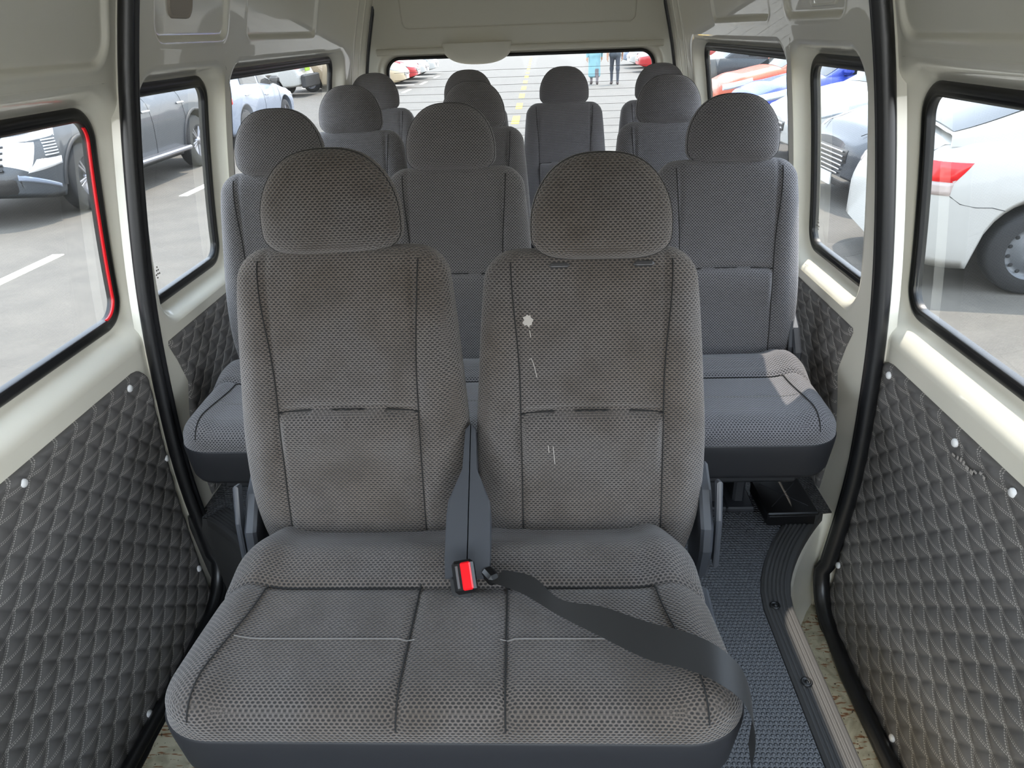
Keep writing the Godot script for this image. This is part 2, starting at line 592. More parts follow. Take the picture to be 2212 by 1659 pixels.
func make_shell() -> void:
	var floor_y := 0.0
	for s in [-1.0, 1.0]:
		var left: bool = s < 0
		var here := "left" if left else "right"
		var f := func(z, y, d): return on_body(s, z, y, d)
		var fo := func(z, y, d): return on_body(s, z, y, 0.075 + d)
		var fd := func(z, y, d): return on_door(s, z, y, d)
		var fdo := func(z, y, d): return on_door(s, z, y, 0.075 + d)
		# --- body side
		var w := thing("wall_left" if left else "wall_right", "cream painted van side wall behind the %s sliding door, pressed panels above its windows" % here, "wall", Vector3.ZERO, 0.0, "", "structure")
		var mb := MB.new()
		skins(mb, s, [-2.09, -1.5, 0.49, 1.09], [-2.085, -1.645, 0.530, 1.035], 0.06, RIM, on_body)
		skins(mb, s, [-3.55, -2.09, 0.49, 1.09], [-3.42, -2.16, 0.530, 1.04], 0.06, RIM, on_body)
		flat_cell(mb, [-3.92, -3.55, 0.49, 1.09], f)
		flat_cell(mb, [-3.92, -3.55, 0.49, 1.09], fo)
		flat_cell(mb, [-3.92, -1.5, -0.32, 0.49], f, 8, 16)
		flat_cell(mb, [-3.92, -1.5, -0.32, 0.49], fo, 8, 16)
		# pressed panels above the windows; on the left a brown plate imitates a shaded slot
		rr_cell(mb, [-2.14, -1.5, 1.09, 1.60], [-2.10, -1.70, 1.135, 1.50], 0.035, PRESS, true, f)
		rr_cell(mb, [-3.15, -2.14, 1.09, 1.60], [-2.95, -2.25, 1.135, 1.50], 0.03, PRESS, true, f)
		flat_cell(mb, [-3.92, -3.15, 1.09, 1.60], f, 8, 14)
		flat_cell(mb, [-3.92, -1.5, 1.09, 1.60], fo, 8, 14)
		part(mb, "side_panel", M.paint, w)
		var sl := MB.new()
		var slot := [-1.895, -1.775, 1.18, 1.36] if left else [-1.93, -1.75, 1.155, 1.30]
		var sr := rr(slot[0], slot[1], slot[2], slot[3], 0.025, 0.0)
		var smid := Vector2((slot[0] + slot[1]) / 2, (slot[2] + slot[3]) / 2)
		for ringk in [[0.02, 0.0045], [0.5, 0.0045], [0.9, 0.0045], [0.94, 0.003], [0.97, 0.0025], [1.0, 0.004], [1.02, 0.009]]:
			for q in sr:
				var e: Vector2 = smid.lerp(q, ringk[0])
				var vi := sl.vert(on_wall(s, e.x, e.y, ringk[1]))
				if ringk[0] < 0.1:
					var nn := wall_n(e.y)
					sl.fixed[vi] = Vector3(s * nn.x, nn.y, 0)
		sl.rows(0, 7, sr.size(), true)
		part(sl, "shaded_slot_plate" if left else "handle_plate", M.slot_shade_brown if left else M.paint, w)
		if not left:
			var hd := MB.new()
			var hp := []
			for k in 9:
				var t := k / 8.0
				hp.append(on_wall(s, lerpf(-1.80, -1.89, t), 1.185 + 0.0 * t, -0.012 - 0.012 * sin(t * PI)))
			hd.tube(hp, 0.006, 8)
			part(hd, "pull_handle", M.trim_plastic, w)
		# ridges down the rear pillar
		for z in [-3.60, -3.74]:
			var rd := MB.new()
			var pth := []
			for k in 24:
				var y := lerpf(0.5, 1.5, k / 23.0)
				pth.append(on_wall(s, z, y, 0.001))
			rd.sweep(pth, [Vector2(-0.002, -0.018), Vector2(0.005, -0.010), Vector2(0.005, 0.010), Vector2(-0.002, 0.018)], Vector3(-s, 0, 0))
			part(rd, "pillar_ridge", M.paint, w)
		window(2 if left else 5, "narrow upright side window behind the %s sliding door, black rubber gasket" % here, [-2.085, -1.645, 0.530, 1.035], 0.06, 0.052, f, M.glass)
		window(3 if left else 6, "long rear side window on the %s wall beside the last rows" % here, [-3.42, -2.16, 0.530, 1.04], 0.06, 0.052, f, M.glass)
		# maker's mark etched in the corner of the narrow window
		var wn := get_node("window_%d" % (2 if left else 5))
		var mz := -1.715 if left else -2.03
		for q in [[0.0, 0.018], [-0.004, 0.010], [0.004, 0.010], [-0.008, 0.0], [0.0, 0.001], [0.008, 0.0], [0.004, -0.008]]:
			var em := MB.new()
			em.box(on_body(s, mz + q[0], 0.60 + q[1], 0.0515), Vector3(0.0006, 0.004, 0.005))
			part(em, "etched_mark", M.heater_wire, wn)
		# --- front part of the body, ahead of the sliding door
		var fb := MB.new()
		skins(fb, s, [0.15, 1.7, 0.34, 1.16], [0.27, 1.6, 0.42, 1.10], 0.08, RIM, on_wall)  # unglazed, unseen side opening, enlarged to let more light in
		for g in [f, fo]:
			flat_cell(fb, [0.15, 1.7, -0.32, 0.34], g)
			flat_cell(fb, [0.15, 1.7, 1.16, 1.60], g)
		part(fb, "front_panel", M.paint, w)
		# --- sliding door
		var d := thing("door_1" if left else "door_2", "%s sliding door with cream frame, quilted dark lower panel and wide window" % here, "door", Vector3.ZERO, 0.0, "", "structure")
		var db := MB.new()
		var dz := -1.565 if left else -1.525
		skins(db, s, [-1.66, 0.15, 0.465, 1.055], [dz, -0.12, 0.535, 1.0], 0.065, DOOR_RIM, on_door)
		for g in [fd, fdo]:
			flat_cell(db, [-1.66, 0.15, -0.32, 0.465], g, 6, 16)
		rr_cell(db, [-1.66, 0.15, 1.055, 1.60], [dz, 0.0, 1.085, 1.48], 0.06, PRESS, true, fd)
		flat_cell(db, [-1.66, 0.15, 1.055, 1.60], fdo, 6, 14)
		part(db, "door_frame", M.paint, d)
		var fl := MB.new()
		fl.grid(2, 30, func(u, v):
			var y := lerpf(-0.30, 1.58, v)
			return on_wall(s, seal_z(s, y), y, u * 0.045))
		part(fl, "door_flange", M.paint, w)
		window(1 if left else 4, "wide window of the %s sliding door, black rubber gasket" % here, [dz, -0.12, 0.535, 1.0], 0.065, 0.048, fd, M.glass)
		if left:
			var rs := MB.new()
			var rp := []
			for q in rr(dz, -0.12, 0.535, 1.0, 0.065, -0.0215):
				if q.x < dz + 0.16 and (q.y < 0.61 or q.x < dz + 0.035) and q.y < 0.97:
					rp.append(on_door(s, q.x, q.y, 0.046))
			rs.tube(rp, 0.0036, 6)
			part(rs, "red_sealant", M.red_button, d)
		var edge1 := func(y):
			var z := lerp_table([-0.28, -0.1, 0.2, 0.4], [-1.46, -1.475, -1.515, -1.53] if left else [-1.425, -1.445, -1.495, -1.51], y)
			return z + (0.0 if y < 0.38 else 0.06 - sqrt(maxf(0.0036 - (y - 0.38) * (y - 0.38), 0.0)))
		var q := quilt_panel(s, -0.275, 0.44, edge1, 0.05, 0.03)
		var qp := part(q, "quilted_panel", M.quilt, d)
		var caps := [[0.419, -1.435], [0.417, -1.055], [0.19, -1.498], [-0.125, -1.45], [-0.236, -1.089]] if left else [[0.419, -1.44], [0.222, -1.48], [0.426, -0.985], [0.415, -1.16], [-0.105, -1.428], [-0.226, -1.03]]
		var cm := MB.new()
		cm.lathe([Vector2(0.0085, 0.0), Vector2(0.0085, 0.003), Vector2(0.0065, 0.0055), Vector2(0.003, 0.0065), Vector2(0.0, 0.0066)], 14)
		var cmesh := cm.mesh(true)
		for c in caps:
			var n := wall_n(c[0])
			var up := Vector3(s * n.x, n.y, 0)
			place(cmesh, "screw_cap", M.cap_white, qp, Transform3D(Basis(up.cross(Vector3.BACK).normalized(), up, Vector3.BACK), on_door(s, c[1], c[0], -0.010)))
		if not left:
			var rng := RandomNumberGenerator.new()
			rng.seed = 5
			for k in 9:
				var zz := -1.15 + k * 0.012 + rng.randf_range(-0.003, 0.003)
				var yy := 0.412 - rng.randf() * 0.02
				var sc := MB.new()
				sc.box(on_door(s, zz, yy, -0.0155), Vector3(0.001, rng.randf_range(0.003, 0.008), rng.randf_range(0.003, 0.009)))
				part(sc, "scuff", M.chalk, qp)
		# quilted trim on the body wall beside the second row
		var edge := func(y): return lerp_table([0.0, 0.2, 0.26, 0.33, 0.40, 0.455, 0.47], [-1.60, -1.605, -1.625, -1.655, -1.63, -1.602, -1.61], y)
		var q2 := quilt_panel(s, 0.005, 0.465, edge, -2.6)
		part(q2, "quilted_panel", M.quilt, w)
		# door weatherstrip: down the rear edge of the doorway, then forward along the sill
		var path := []
		for k in 40:
			var y := lerpf(1.56, -0.12, k / 39.0)
			path.append(on_wall(s, seal_z(s, y), y, 0.004))
		for k in range(1, 11):
			var a := PI / 2 * k / 10.0
			path.append(Vector3(s * (wall_x(-0.15) - 0.004), -0.12 - 0.13 * sin(a), (-1.507 if left else -1.45) + 0.13 * (1.0 - cos(a))))
		for k in range(1, 12):
			path.append(Vector3(s * 0.795, -0.25, (-1.377 if left else -1.32) + 0.125 * k))
		var prof := []
		for k in 28:
			var a := TAU * k / 28
			var rad := 0.021 * (1.0 - 0.34 * gauss(angle_difference(a, 0.25), 0.2))
			prof.append(Vector2(cos(a) * rad * 0.95, sin(a) * rad))
		var t := thing("trim_1" if left else "trim_2", "black rubber weatherstrip round the %s sliding doorway" % here, "seal", Vector3.ZERO, 0.0, "", "structure")
		var sm := MB.new()
		sm.sweep(path, prof, Vector3(-s, 0, 0))
		part(sm, "weatherstrip", M.seal_rubber, t, true)
	make_floor()
	make_ends()

# quilted sheet standing off the wall; rear edge given by height
func quilt_panel(s: float, y0: float, y1: float, rear: Callable, front: float, out := 0.0) -> MB:
	var q := MB.new()
	var tall := y1 - y0
	var nv := int(tall / 0.0045)
	var long: float = front - rear.call((y0 + y1) / 2) if front > -1.5 else rear.call((y0 + y1) / 2) - front
	var nu := int(long / 0.005)
	var size := 0.046
	var base := 0
	for j in nv + 1:
		var y := lerpf(y0, y1, float(j) / nv)
		var zr: float = rear.call(y)
		for i in nu + 1:
			var z := lerpf(zr, front, float(i) / nu)
			var a := z * 0.92 / size
			var b := y / size
			var p := (a + b) * 0.72
			var w := (a - b) * 0.72
			var puff := pow(absf(sin(PI * p)) * absf(sin(PI * w)), 0.45) * (1.0 - 0.30 * gauss(fposmod(p - w + 0.5, 1.0) - 0.5, 0.10))
			var e := minf(minf(float(i), float(nu - i)), minf(float(j), float(nv - j)))
			var lift := 0.0005 if e < 0.5 else 0.006 + 0.0075 * puff * clampf(e / 3.0, 0, 1)
			q.vert(on_wall(s, z, y, out - lift), Vector2(p, w))
	q.rows(base, nv + 1, nu + 1)
	return q

func well_edge(in_x: float) -> Array:
	var well := []
	well.append(Vector2(in_x, 0.2))
	for k in 15:
		well.append(Vector2(in_x, 0.1 - 1.26 * k / 14.0))
	for k in range(1, 13):
		well.append(Vector2(in_x + (0.795 - in_x) * pow(k / 12.0, 1.3), -1.16 - 0.34 * pow(k / 12.0, 0.8)))
	well.append(Vector2(0.87, -1.51))
	return well

func make_floor() -> void:
	# floor plan with a rounded step well at each sliding door
	var fl := thing("floor", "dark grey studded rubber floor mat along the aisle", "floor", Vector3.ZERO, 0.0, "", "structure")
	var wells := []
	for in_x in [0.51, 0.615]:
		wells.append(well_edge(in_x))
	var well: Array
	# edge of the well for the side at +x, from the front to the wall behind the door
	var poly := PackedVector2Array()
	poly.append(Vector2(0.86, -3.98))
	poly.append(Vector2(-0.86, -3.98))
	for k in wells[0].size():
		var p: Vector2 = wells[0][wells[0].size() - 1 - k]
		poly.append(Vector2(-p.x, p.y))
	poly.append(Vector2(-0.86, 0.2))
	poly.append(Vector2(-0.86, 1.7))
	poly.append(Vector2(0.86, 1.7))
	poly.append(Vector2(0.86, 0.2))
	for p in wells[1]:
		poly.append(p)
	var mb := MB.new()
	var tr := Geometry2D.triangulate_polygon(poly)
	for p in poly:
		mb.vert(Vector3(p.x, 0.0, p.y), p)
	for k in range(0, tr.size(), 3):
		mb.tri(tr[k], tr[k + 1], tr[k + 2])
	for k in mb.v.size():
		mb.fixed[k] = Vector3.UP
	part(mb, "mat", M.mat_rubber, fl)
	var ub := MB.new()
	ub.box(Vector3(0, -0.37, -1.1), Vector3(1.72, 0.02, 5.7))
	part(ub, "underbody", M.dark_plastic, fl)
	for s in [-1.0, 1.0]:
		# riser, dark on the left and cream on the right, and step
		well = wells[0 if s < 0 else 1]
		var ri := MB.new()
		for p in well:
			ri.vert(Vector3(s * (p.x + 0.002), -0.002, p.y))
			ri.vert(Vector3(s * (p.x + 0.012), -0.03, p.y + 0.008))
			ri.vert(Vector3(s * (p.x + 0.014), -0.22, p.y + 0.01))
			ri.vert(Vector3(s * (p.x + 0.03), -0.256, p.y + 0.022))
		ri.rows(0, well.size(), 4)
		part(ri, "step_riser", M.tread_rubber if s < 0 else M.paint, fl)
		var st := MB.new()
		st.grid(4, 60, func(u, v): return Vector3(s * lerpf(well[0].x - 0.02, 0.87, u), -0.255 + 0.004 * (1.0 if fposmod(v * 13.0, 1.0) < 0.5 else 0.0), lerpf(-1.47, 0.2, v)), false, Vector2(1, 5))
		part(st, "step", M.step_metal, fl)
		# ribbed rubber nosing along the edge of the well
		var no := thing("trim_3" if s < 0 else "trim_4", "ribbed black rubber nosing along the edge of the %s step well" % ("left" if s < 0 else "right"), "nosing", Vector3.ZERO, 0.0, "", "structure")
		var path := []
		for k in range(0, well.size() - 1):
			path.append(Vector3(s * well[k].x, 0.0, well[k].y))
		var pr := [Vector2(0.0, 0.0)]
		var up := []
		up.append([-0.056, 0.0])
		up.append([-0.054, 0.004])
		for k in 6:
			var c := -0.047 + k * 0.0086
			up.append([c - 0.0027, 0.0042])
			up.append([c - 0.0018, 0.0062])
			up.append([c + 0.0018, 0.0062])
			up.append([c + 0.0027, 0.0042])
		up.append([0.004, 0.0042])
		up.append([0.008, 0.0015])
		up.append([0.009, -0.02])
		up.append([0.002, -0.02])
		pr = []
		for q in up:
			pr.append(Vector2(q[1], q[0] * s))
		var nm := MB.new()
		nm.sweep(path, pr, Vector3.UP)
		part(nm, "nosing", M.tread_rubber, no, true)
		if s > 0:
			var sw := MB.new()
			sw.lathe([Vector2(0.011, 0.0), Vector2(0.011, 0.002), Vector2(0.008, 0.003), Vector2(0.007, 0.0012), Vector2(0.004, 0.0012), Vector2(0.003, 0.003), Vector2(0.0, 0.0034)], 16)
			var sme := sw.mesh(true)
			for z in [-1.17, -0.97, -0.72]:
				place(sme, "screw", M.black_plastic, no, Transform3D(Basis.IDENTITY, Vector3(0.585, 0.0062, z)))

func make_ends() -> void:
	# roof
	var ce := thing("ceiling", "cream roof lining over the whole cabin", "ceiling", Vector3.ZERO, 0.0, "", "structure")
	var rm := MB.new()
	rm.grid(12, 2, func(u, v):
		var x := lerpf(-0.40, 0.40, u)
		return Vector3(x, 1.60 + 0.03 * (1.0 - x * x / 0.16), lerpf(-3.98, 1.75, v)))
	part(rm, "lining", M.trim_plastic, ce)
	var ro := MB.new()
	ro.box(Vector3(0, 1.70, -1.1), Vector3(1.5, 0.04, 5.75), 0.01)
	part(ro, "roof_skin", M.paint, ce)
	# tailgate
	var d := thing("door_3", "cream tailgate closing the rear of the cabin, wide window below a padded panel", "door", Vector3.ZERO, 0.0, "", "structure")
	var back := func(x, y, dd):
		var lean: float = 0.0 if y < 1.06 else (y - 1.06) * 0.28
		return Vector3(x, y, -3.95 + lean - dd)
	var mb := MB.new()
	rr_cell(mb, [-0.86, 0.86, 0.36, 1.09], [-0.685, 0.685, 0.46, 1.022], 0.07, [[0.0, 0.05], [0.006, 0.048], [0.014, 0.03], [0.02, 0.012], [0.026, 0.0], [0.034, -0.006], [0.046, -0.004], [0.052, 0.0]], false, back)
	rr_cell(mb, [-0.86, 0.86, 0.36, 1.09], [-0.685, 0.685, 0.46, 1.022], 0.07, [[0.0, -0.02], [0.02, 0.0]], false, func(x, y, dd): return Vector3(x, y, -4.02 - dd))
	rr_cell(mb, [-0.86, 0.86, 1.09, 1.66], [-0.575, 0.575, 1.155, 1.5], 0.03, [[-0.01, 0.003], [-0.003, 0.003], [-0.001, 0.006], [0.001, 0.006], [0.003, 0.0]], true, func(x, y, dd): return back.call(x, y, dd))
	for g in [[-0.36, 0.36], [1.09, 1.74]]:
		flat_cell(mb, [-0.86, 0.86, g[0], g[1]], func(x, y, dd): return Vector3(x, y, -4.02))
	flat_cell(mb, [-0.86, 0.86, -0.36, 0.36], back)
	part(mb, "inner_panel", M.trim_plastic, d)
	var lip := MB.new()
	var lp := []
	for k in 33:
		var x := lerpf(-0.72, 0.72, k / 32.0)
		lp.append(Vector3(x, 1.045 + 0.006 * (1 - x * x), -3.945))
	lip.sweep(lp, [Vector2(-0.012, 0.0), Vector2(-0.008, 0.012), Vector2(0.004, 0.016), Vector2(0.016, 0.01), Vector2(0.018, 0.0)], Vector3.UP)
	part(lip, "header_lip", M.trim_plastic, d)
	# housing hanging over the top of the rear window
	var hs := MB.new()
	hs.grid(32, 14, func(u, v):
		var a: float = u * PI
		var b: float = v * PI / 2
		var sx := signf(cos(a)) * pow(absf(cos(a)), 0.8)
		return Vector3(-0.21 + sx * cos(b) * 0.178, 1.082 - 0.10 * pow(sin(a), 0.8) * cos(b), -3.955 + 0.075 * sin(b)))
	part(hs, "lamp_housing", M.trim_plastic, d)
	window(7, "wide rear window of the tailgate with fine heater lines", [-0.685, 0.685, 0.46, 1.022], 0.07, 0.04, back, M.glass, 0.010)
	var w7 := get_node("window_7")
	for k in 13:
		var hw := MB.new()
		hw.box(Vector3(0, 0.52 + k * 0.036, -3.985), Vector3(1.3, 0.0016, 0.001))
		part(hw, "heater_line", M.heater_wire, w7)
	# rear doorway weatherstrip
	var t := thing("trim_5", "black rubber weatherstrip round the tailgate opening", "seal", Vector3.ZERO, 0.0, "", "structure")
	for s in [-1.0, 1.0]:
		var path := []
		for k in 30:
			var y := lerpf(0.3, 1.55, k / 29.0)
			path.append(Vector3(s * (wall_x(y) - 0.003), y, -3.905))
		var sm := MB.new()
		sm.tube(path, 0.011, 10)
		part(sm, "weatherstrip", M.seal_rubber, t, true)
	# front of the cab, behind the camera; windscreen opening enlarged to brighten the cabin
	var fw := thing("wall_front", "cream front of the cab round the windscreen", "wall", Vector3.ZERO, 0.0, "", "structure")
	var fm := MB.new()
	rr_cell(fm, [-0.86, 0.86, -0.36, 1.72], [-0.80, 0.80, 0.38, 1.50], 0.1, [[0.0, 0.02], [0.03, 0.0]], false, func(x, y, dd): return Vector3(x, y, 1.72 + dd))
	part(fm, "cowl", M.paint, fw)
	var wm := MB.new()
	wm.grid(6, 4, func(u, v): return Vector3(lerpf(-0.80, 0.80, u), lerpf(0.38, 1.50, v), 1.74))
	part(wm, "windscreen", M.clear_glass, fw)

# ---------------------------------------------------------------- seats
const BH := 0.57
var flare := 0.0
func fl(p: Vector3) -> Vector3:
	return Vector3(p.x * (1.0 + flare * clampf((p.z + 0.215) / 0.43, 0, 1)), p.y, p.z)
func back_hw(t: float) -> float:
	var w := smooth_table([0.0, 0.06, 0.14, 0.25, 0.42, 0.6, 0.8, 0.92, 1.0], [0.158, 0.172, 0.186, 0.197, 0.200, 0.194, 0.185, 0.178, 0.172], t)
	var y := t * BH
	var r := 0.052
	if y > BH - r:
		var k := y - (BH - r)
		w -= r - sqrt(maxf(r * r - k * k, 0.0))
	r = 0.035
	if y < r:
		var k := r - y
		w -= r - sqrt(maxf(r * r - k * k, 0.0))
	return w
func back_front(x: float, t: float) -> float:
	var hw := maxf(back_hw(t), 0.001)
	var e := clampf(absf(x) / hw, 0.0, 1.0)
	var kd := pow(maxf(1.0 - pow(absf(2.0 * t - 1.0), 9.0), 0.0), 0.3)
	var z := 0.058 * pow(maxf(1.0 - pow(e, 4.0), 0.0), 0.36)
	var y := t * BH
	var inside := 1.0 - smoothstep(0.108, 0.122, absf(x))
	# side bolsters stand proud; lumbar bulge below the cross seam
	z += 0.010 * gauss(absf(x) - 0.15, 0.03) * smoothstep(0.05, 0.3, t) * (1.0 - smoothstep(0.8, 1.0, t))
	z -= 0.0045 * gauss(absf(x) - 0.1195, 0.006) * smoothstep(0.0, 0.08, t)
	var ys := 0.296 + 0.006 * (1.0 - x * x / 0.0144)
	z -= inside * 0.010 * gauss(y - ys, 0.008)
	z += inside * (0.013 * gauss(y - ys + 0.04, 0.045) if y < ys else -0.004 * gauss(y - ys - 0.05, 0.05))
	return z * kd
func make_back_mesh(stain: int) -> ArrayMesh:
	var mb := MB.new()
	var nf := 96
	var nb := 20
	var nv := 140
	var n := nf + nb
	for j in nv + 1:
		var t := float(j) / nv
		t = 0.5 - 0.5 * cos(PI * t) * (1.0 - 0.35 * sin(PI * t)) if false else lerpf(t, 0.5 - 0.5 * cos(PI * t), 0.45)
		var hw := back_hw(t)
		var kd := pow(maxf(1.0 - pow(absf(2.0 * t - 1.0), 9.0), 0.0), 0.3)
		for i in n:
			var p: Vector3
			if i <= nf:
				var u := -1.0 + 2.0 * i / nf
				u = lerpf(u, sin(u * PI / 2), 0.45)
				p = Vector3(u * hw, t * BH, back_front(u * hw, t))
			else:
				var a := PI * (i - nf) / nb
				p = Vector3(cos(a) * hw, t * BH, -0.05 * pow(sin(a), 0.5) * kd)
			mb.vert(p, Vector2(p.x, p.y), cloth_tone(p, stain))
	mb.rows(0, nv + 1, n, true)
	return mb.mesh(true)
func cloth_tone(p: Vector3, stain: int) -> Color:
	# wear and grime: patches of brown, different on each piece
	if stain == 0:
		return Color(1, 1, 1)
	var q := p * 1.0
	var a := nz.get_noise_3d(q.x * 4.0 + stain * 13.0, q.y * 4.0, q.z * 3.0 + stain)
	var b := nz.get_noise_3d(q.x * 12.0 - stain * 5.0, q.y * 12.0 + 7.0, q.z * 8.0)
	var k := clampf(0.42 + a * 0.9 + b * 0.35, 0.0, 1.0)
	return Color(1, 1, 1).lerp(Color(0.84, 0.70, 0.50), k * 0.6) * lerpf(1.04, 0.80, clampf(b * 1.3 + a * 0.5 + 0.2, 0, 1))
func seam_on(path: Array, r := 0.0011) -> MB:
	var mb := MB.new()
	mb.tube(path, r, 5)
	return mb
func headrest_pt(th: float, ph: float) -> Vector3:
	# th round the outline seen from the front, ph from rim (0) to the middle of the front (+1) or back (-1)
	var c := cos(th)
	var s := sin(th)
	var ex := 2.6 if s > 0 else 4.2
	var k := pow(pow(absf(c), ex) + pow(absf(s), ex), -1.0 / ex)
	var y := s * k * (0.112 if s > 0 else 0.056)
	var x := c * k * 0.1145
	x *= 1.0 - 0.10 * smoothstep(0.0, 0.11, y) - 0.06 * smoothstep(-0.02, -0.056, y)
	var rad := cos(absf(ph) * PI / 2)
	var z := signf(ph) * pow(maxf(1.0 - pow(rad, 3.2), 0.0), 0.42) * (0.050 if ph > 0 else 0.046)
	z += 0.010 * (1.0 - y * y * rad * rad / 0.0125) * (1.0 - rad * rad) * (1.0 - rad * rad)
	return Vector3(x * rad, y * rad, z)
func make_head_mesh(stain: int) -> ArrayMesh:
	var mb := MB.new()
	var n := 60
	var nv := 40
	for j in nv + 1:
		var ph := -1.0 + 2.0 * j / nv
		for i in n:
			var p := headrest_pt(TAU * i / n, ph)
			var vi := mb.vert(p, Vector2(p.x, p.y), cloth_tone(p, stain))
			if j == 0 or j == nv:
				mb.fixed[vi] = Vector3(0, 0, signf(ph))
	mb.rows(0, nv + 1, n, true)
	return mb.mesh(true)

# cushion: plan outline of a rounded rectangle of width w, z from zb to zf
var cush_n := 1
func cush_top(x: float, z: float, w: float, zb: float, zf: float, mids: Array) -> float:
	var y := 0.338 + 0.012 * gauss(z - 0.02, 0.22)
	var hx := w / 2
	var dx := hx - absf(x)
	# round over along the outline, corners too
	var q := Vector2(absf(x) - (hx - 0.085), absf(z - (zb + zf) / 2) - ((zf - zb) / 2 - 0.085))
	var d := 0.085 - (q.max(Vector2.ZERO).length() + minf(maxf(q.x, q.y), 0.0))
	if d < 0.06:
		y -= 0.052 * (1.0 - sqrt(maxf(1.0 - pow(1.0 - maxf(d, 0.0) / 0.06, 2.0), 0.0)))
	# rear roll in front of the backrest
	if z < -0.012:
		y += 0.024 * gauss(z + 0.085, 0.05)
	y -= 0.008 * gauss(z + 0.015, 0.007)
	# outer bolsters rise a little, seams sink
	y += 0.012 * gauss(dx - 0.055, 0.03)
	for m in mids:
		y -= 0.005 * gauss(x - m, 0.007) * smoothstep(-0.02, 0.02, z)
	return y
func make_cushion_mesh(w: float, zb: float, zf: float, mids: Array, stain: int) -> ArrayMesh:
	var mb := MB.new()
	var nu := 150
	var nv := 84
	for j in nv + 1:
		var t := float(j) / nv
		t = 1.0 - pow(1.0 - t, 1.35)
		var z := lerpf(zb, zf, t)
		var hw := w / 2
		var k := maxf(absf(z - (zb + zf) / 2) - ((zf - zb) / 2 - 0.085), 0.0)
		hw -= 0.085 - sqrt(maxf(0.085 * 0.085 - k * k, 0.0))
		for i in nu + 1:
			var u := -1.0 + 2.0 * i / nu
			u = lerpf(u, sin(u * PI / 2), 0.25)
			var P := fl(Vector3(u * hw, cush_top(u * hw, z, w, zb, zf, mids), z))
			if (i == 0 or i == nu or j == nv) and z > zb + 0.09:
				P.y = 0.286
			mb.vert(P, Vector2(P.x, z), cloth_tone(P, stain))
	mb.rows(0, nv + 1, nu + 1)
	return mb.mesh()
func make_skirt_mesh(w: float, zb: float, zf: float) -> ArrayMesh:
	var mb := MB.new()
	var prof := [[0.0, 0.2905], [0.002, 0.287], [0.001, 0.27], [-0.006, 0.21], [-0.012, 0.198], [-0.022, 0.194], [-0.10, 0.194]]
	ring_band(mb, [-w / 2, w / 2, zb, zf], 0.085, prof, func(a, b, y): return fl(Vector3(a, y, b)), 40)
	mb.grid(2, 2, func(u, v): return Vector3(lerpf(-w / 2 + 0.09, w / 2 - 0.09, u), 0.194, lerpf(zb + 0.09, zf - 0.09, v)))
	return mb.mesh()

var shared := {}
func cached(key: String, f: Callable) -> Mesh:
	if not shared.has(key):
		shared[key] = f.call()
	return shared[key]

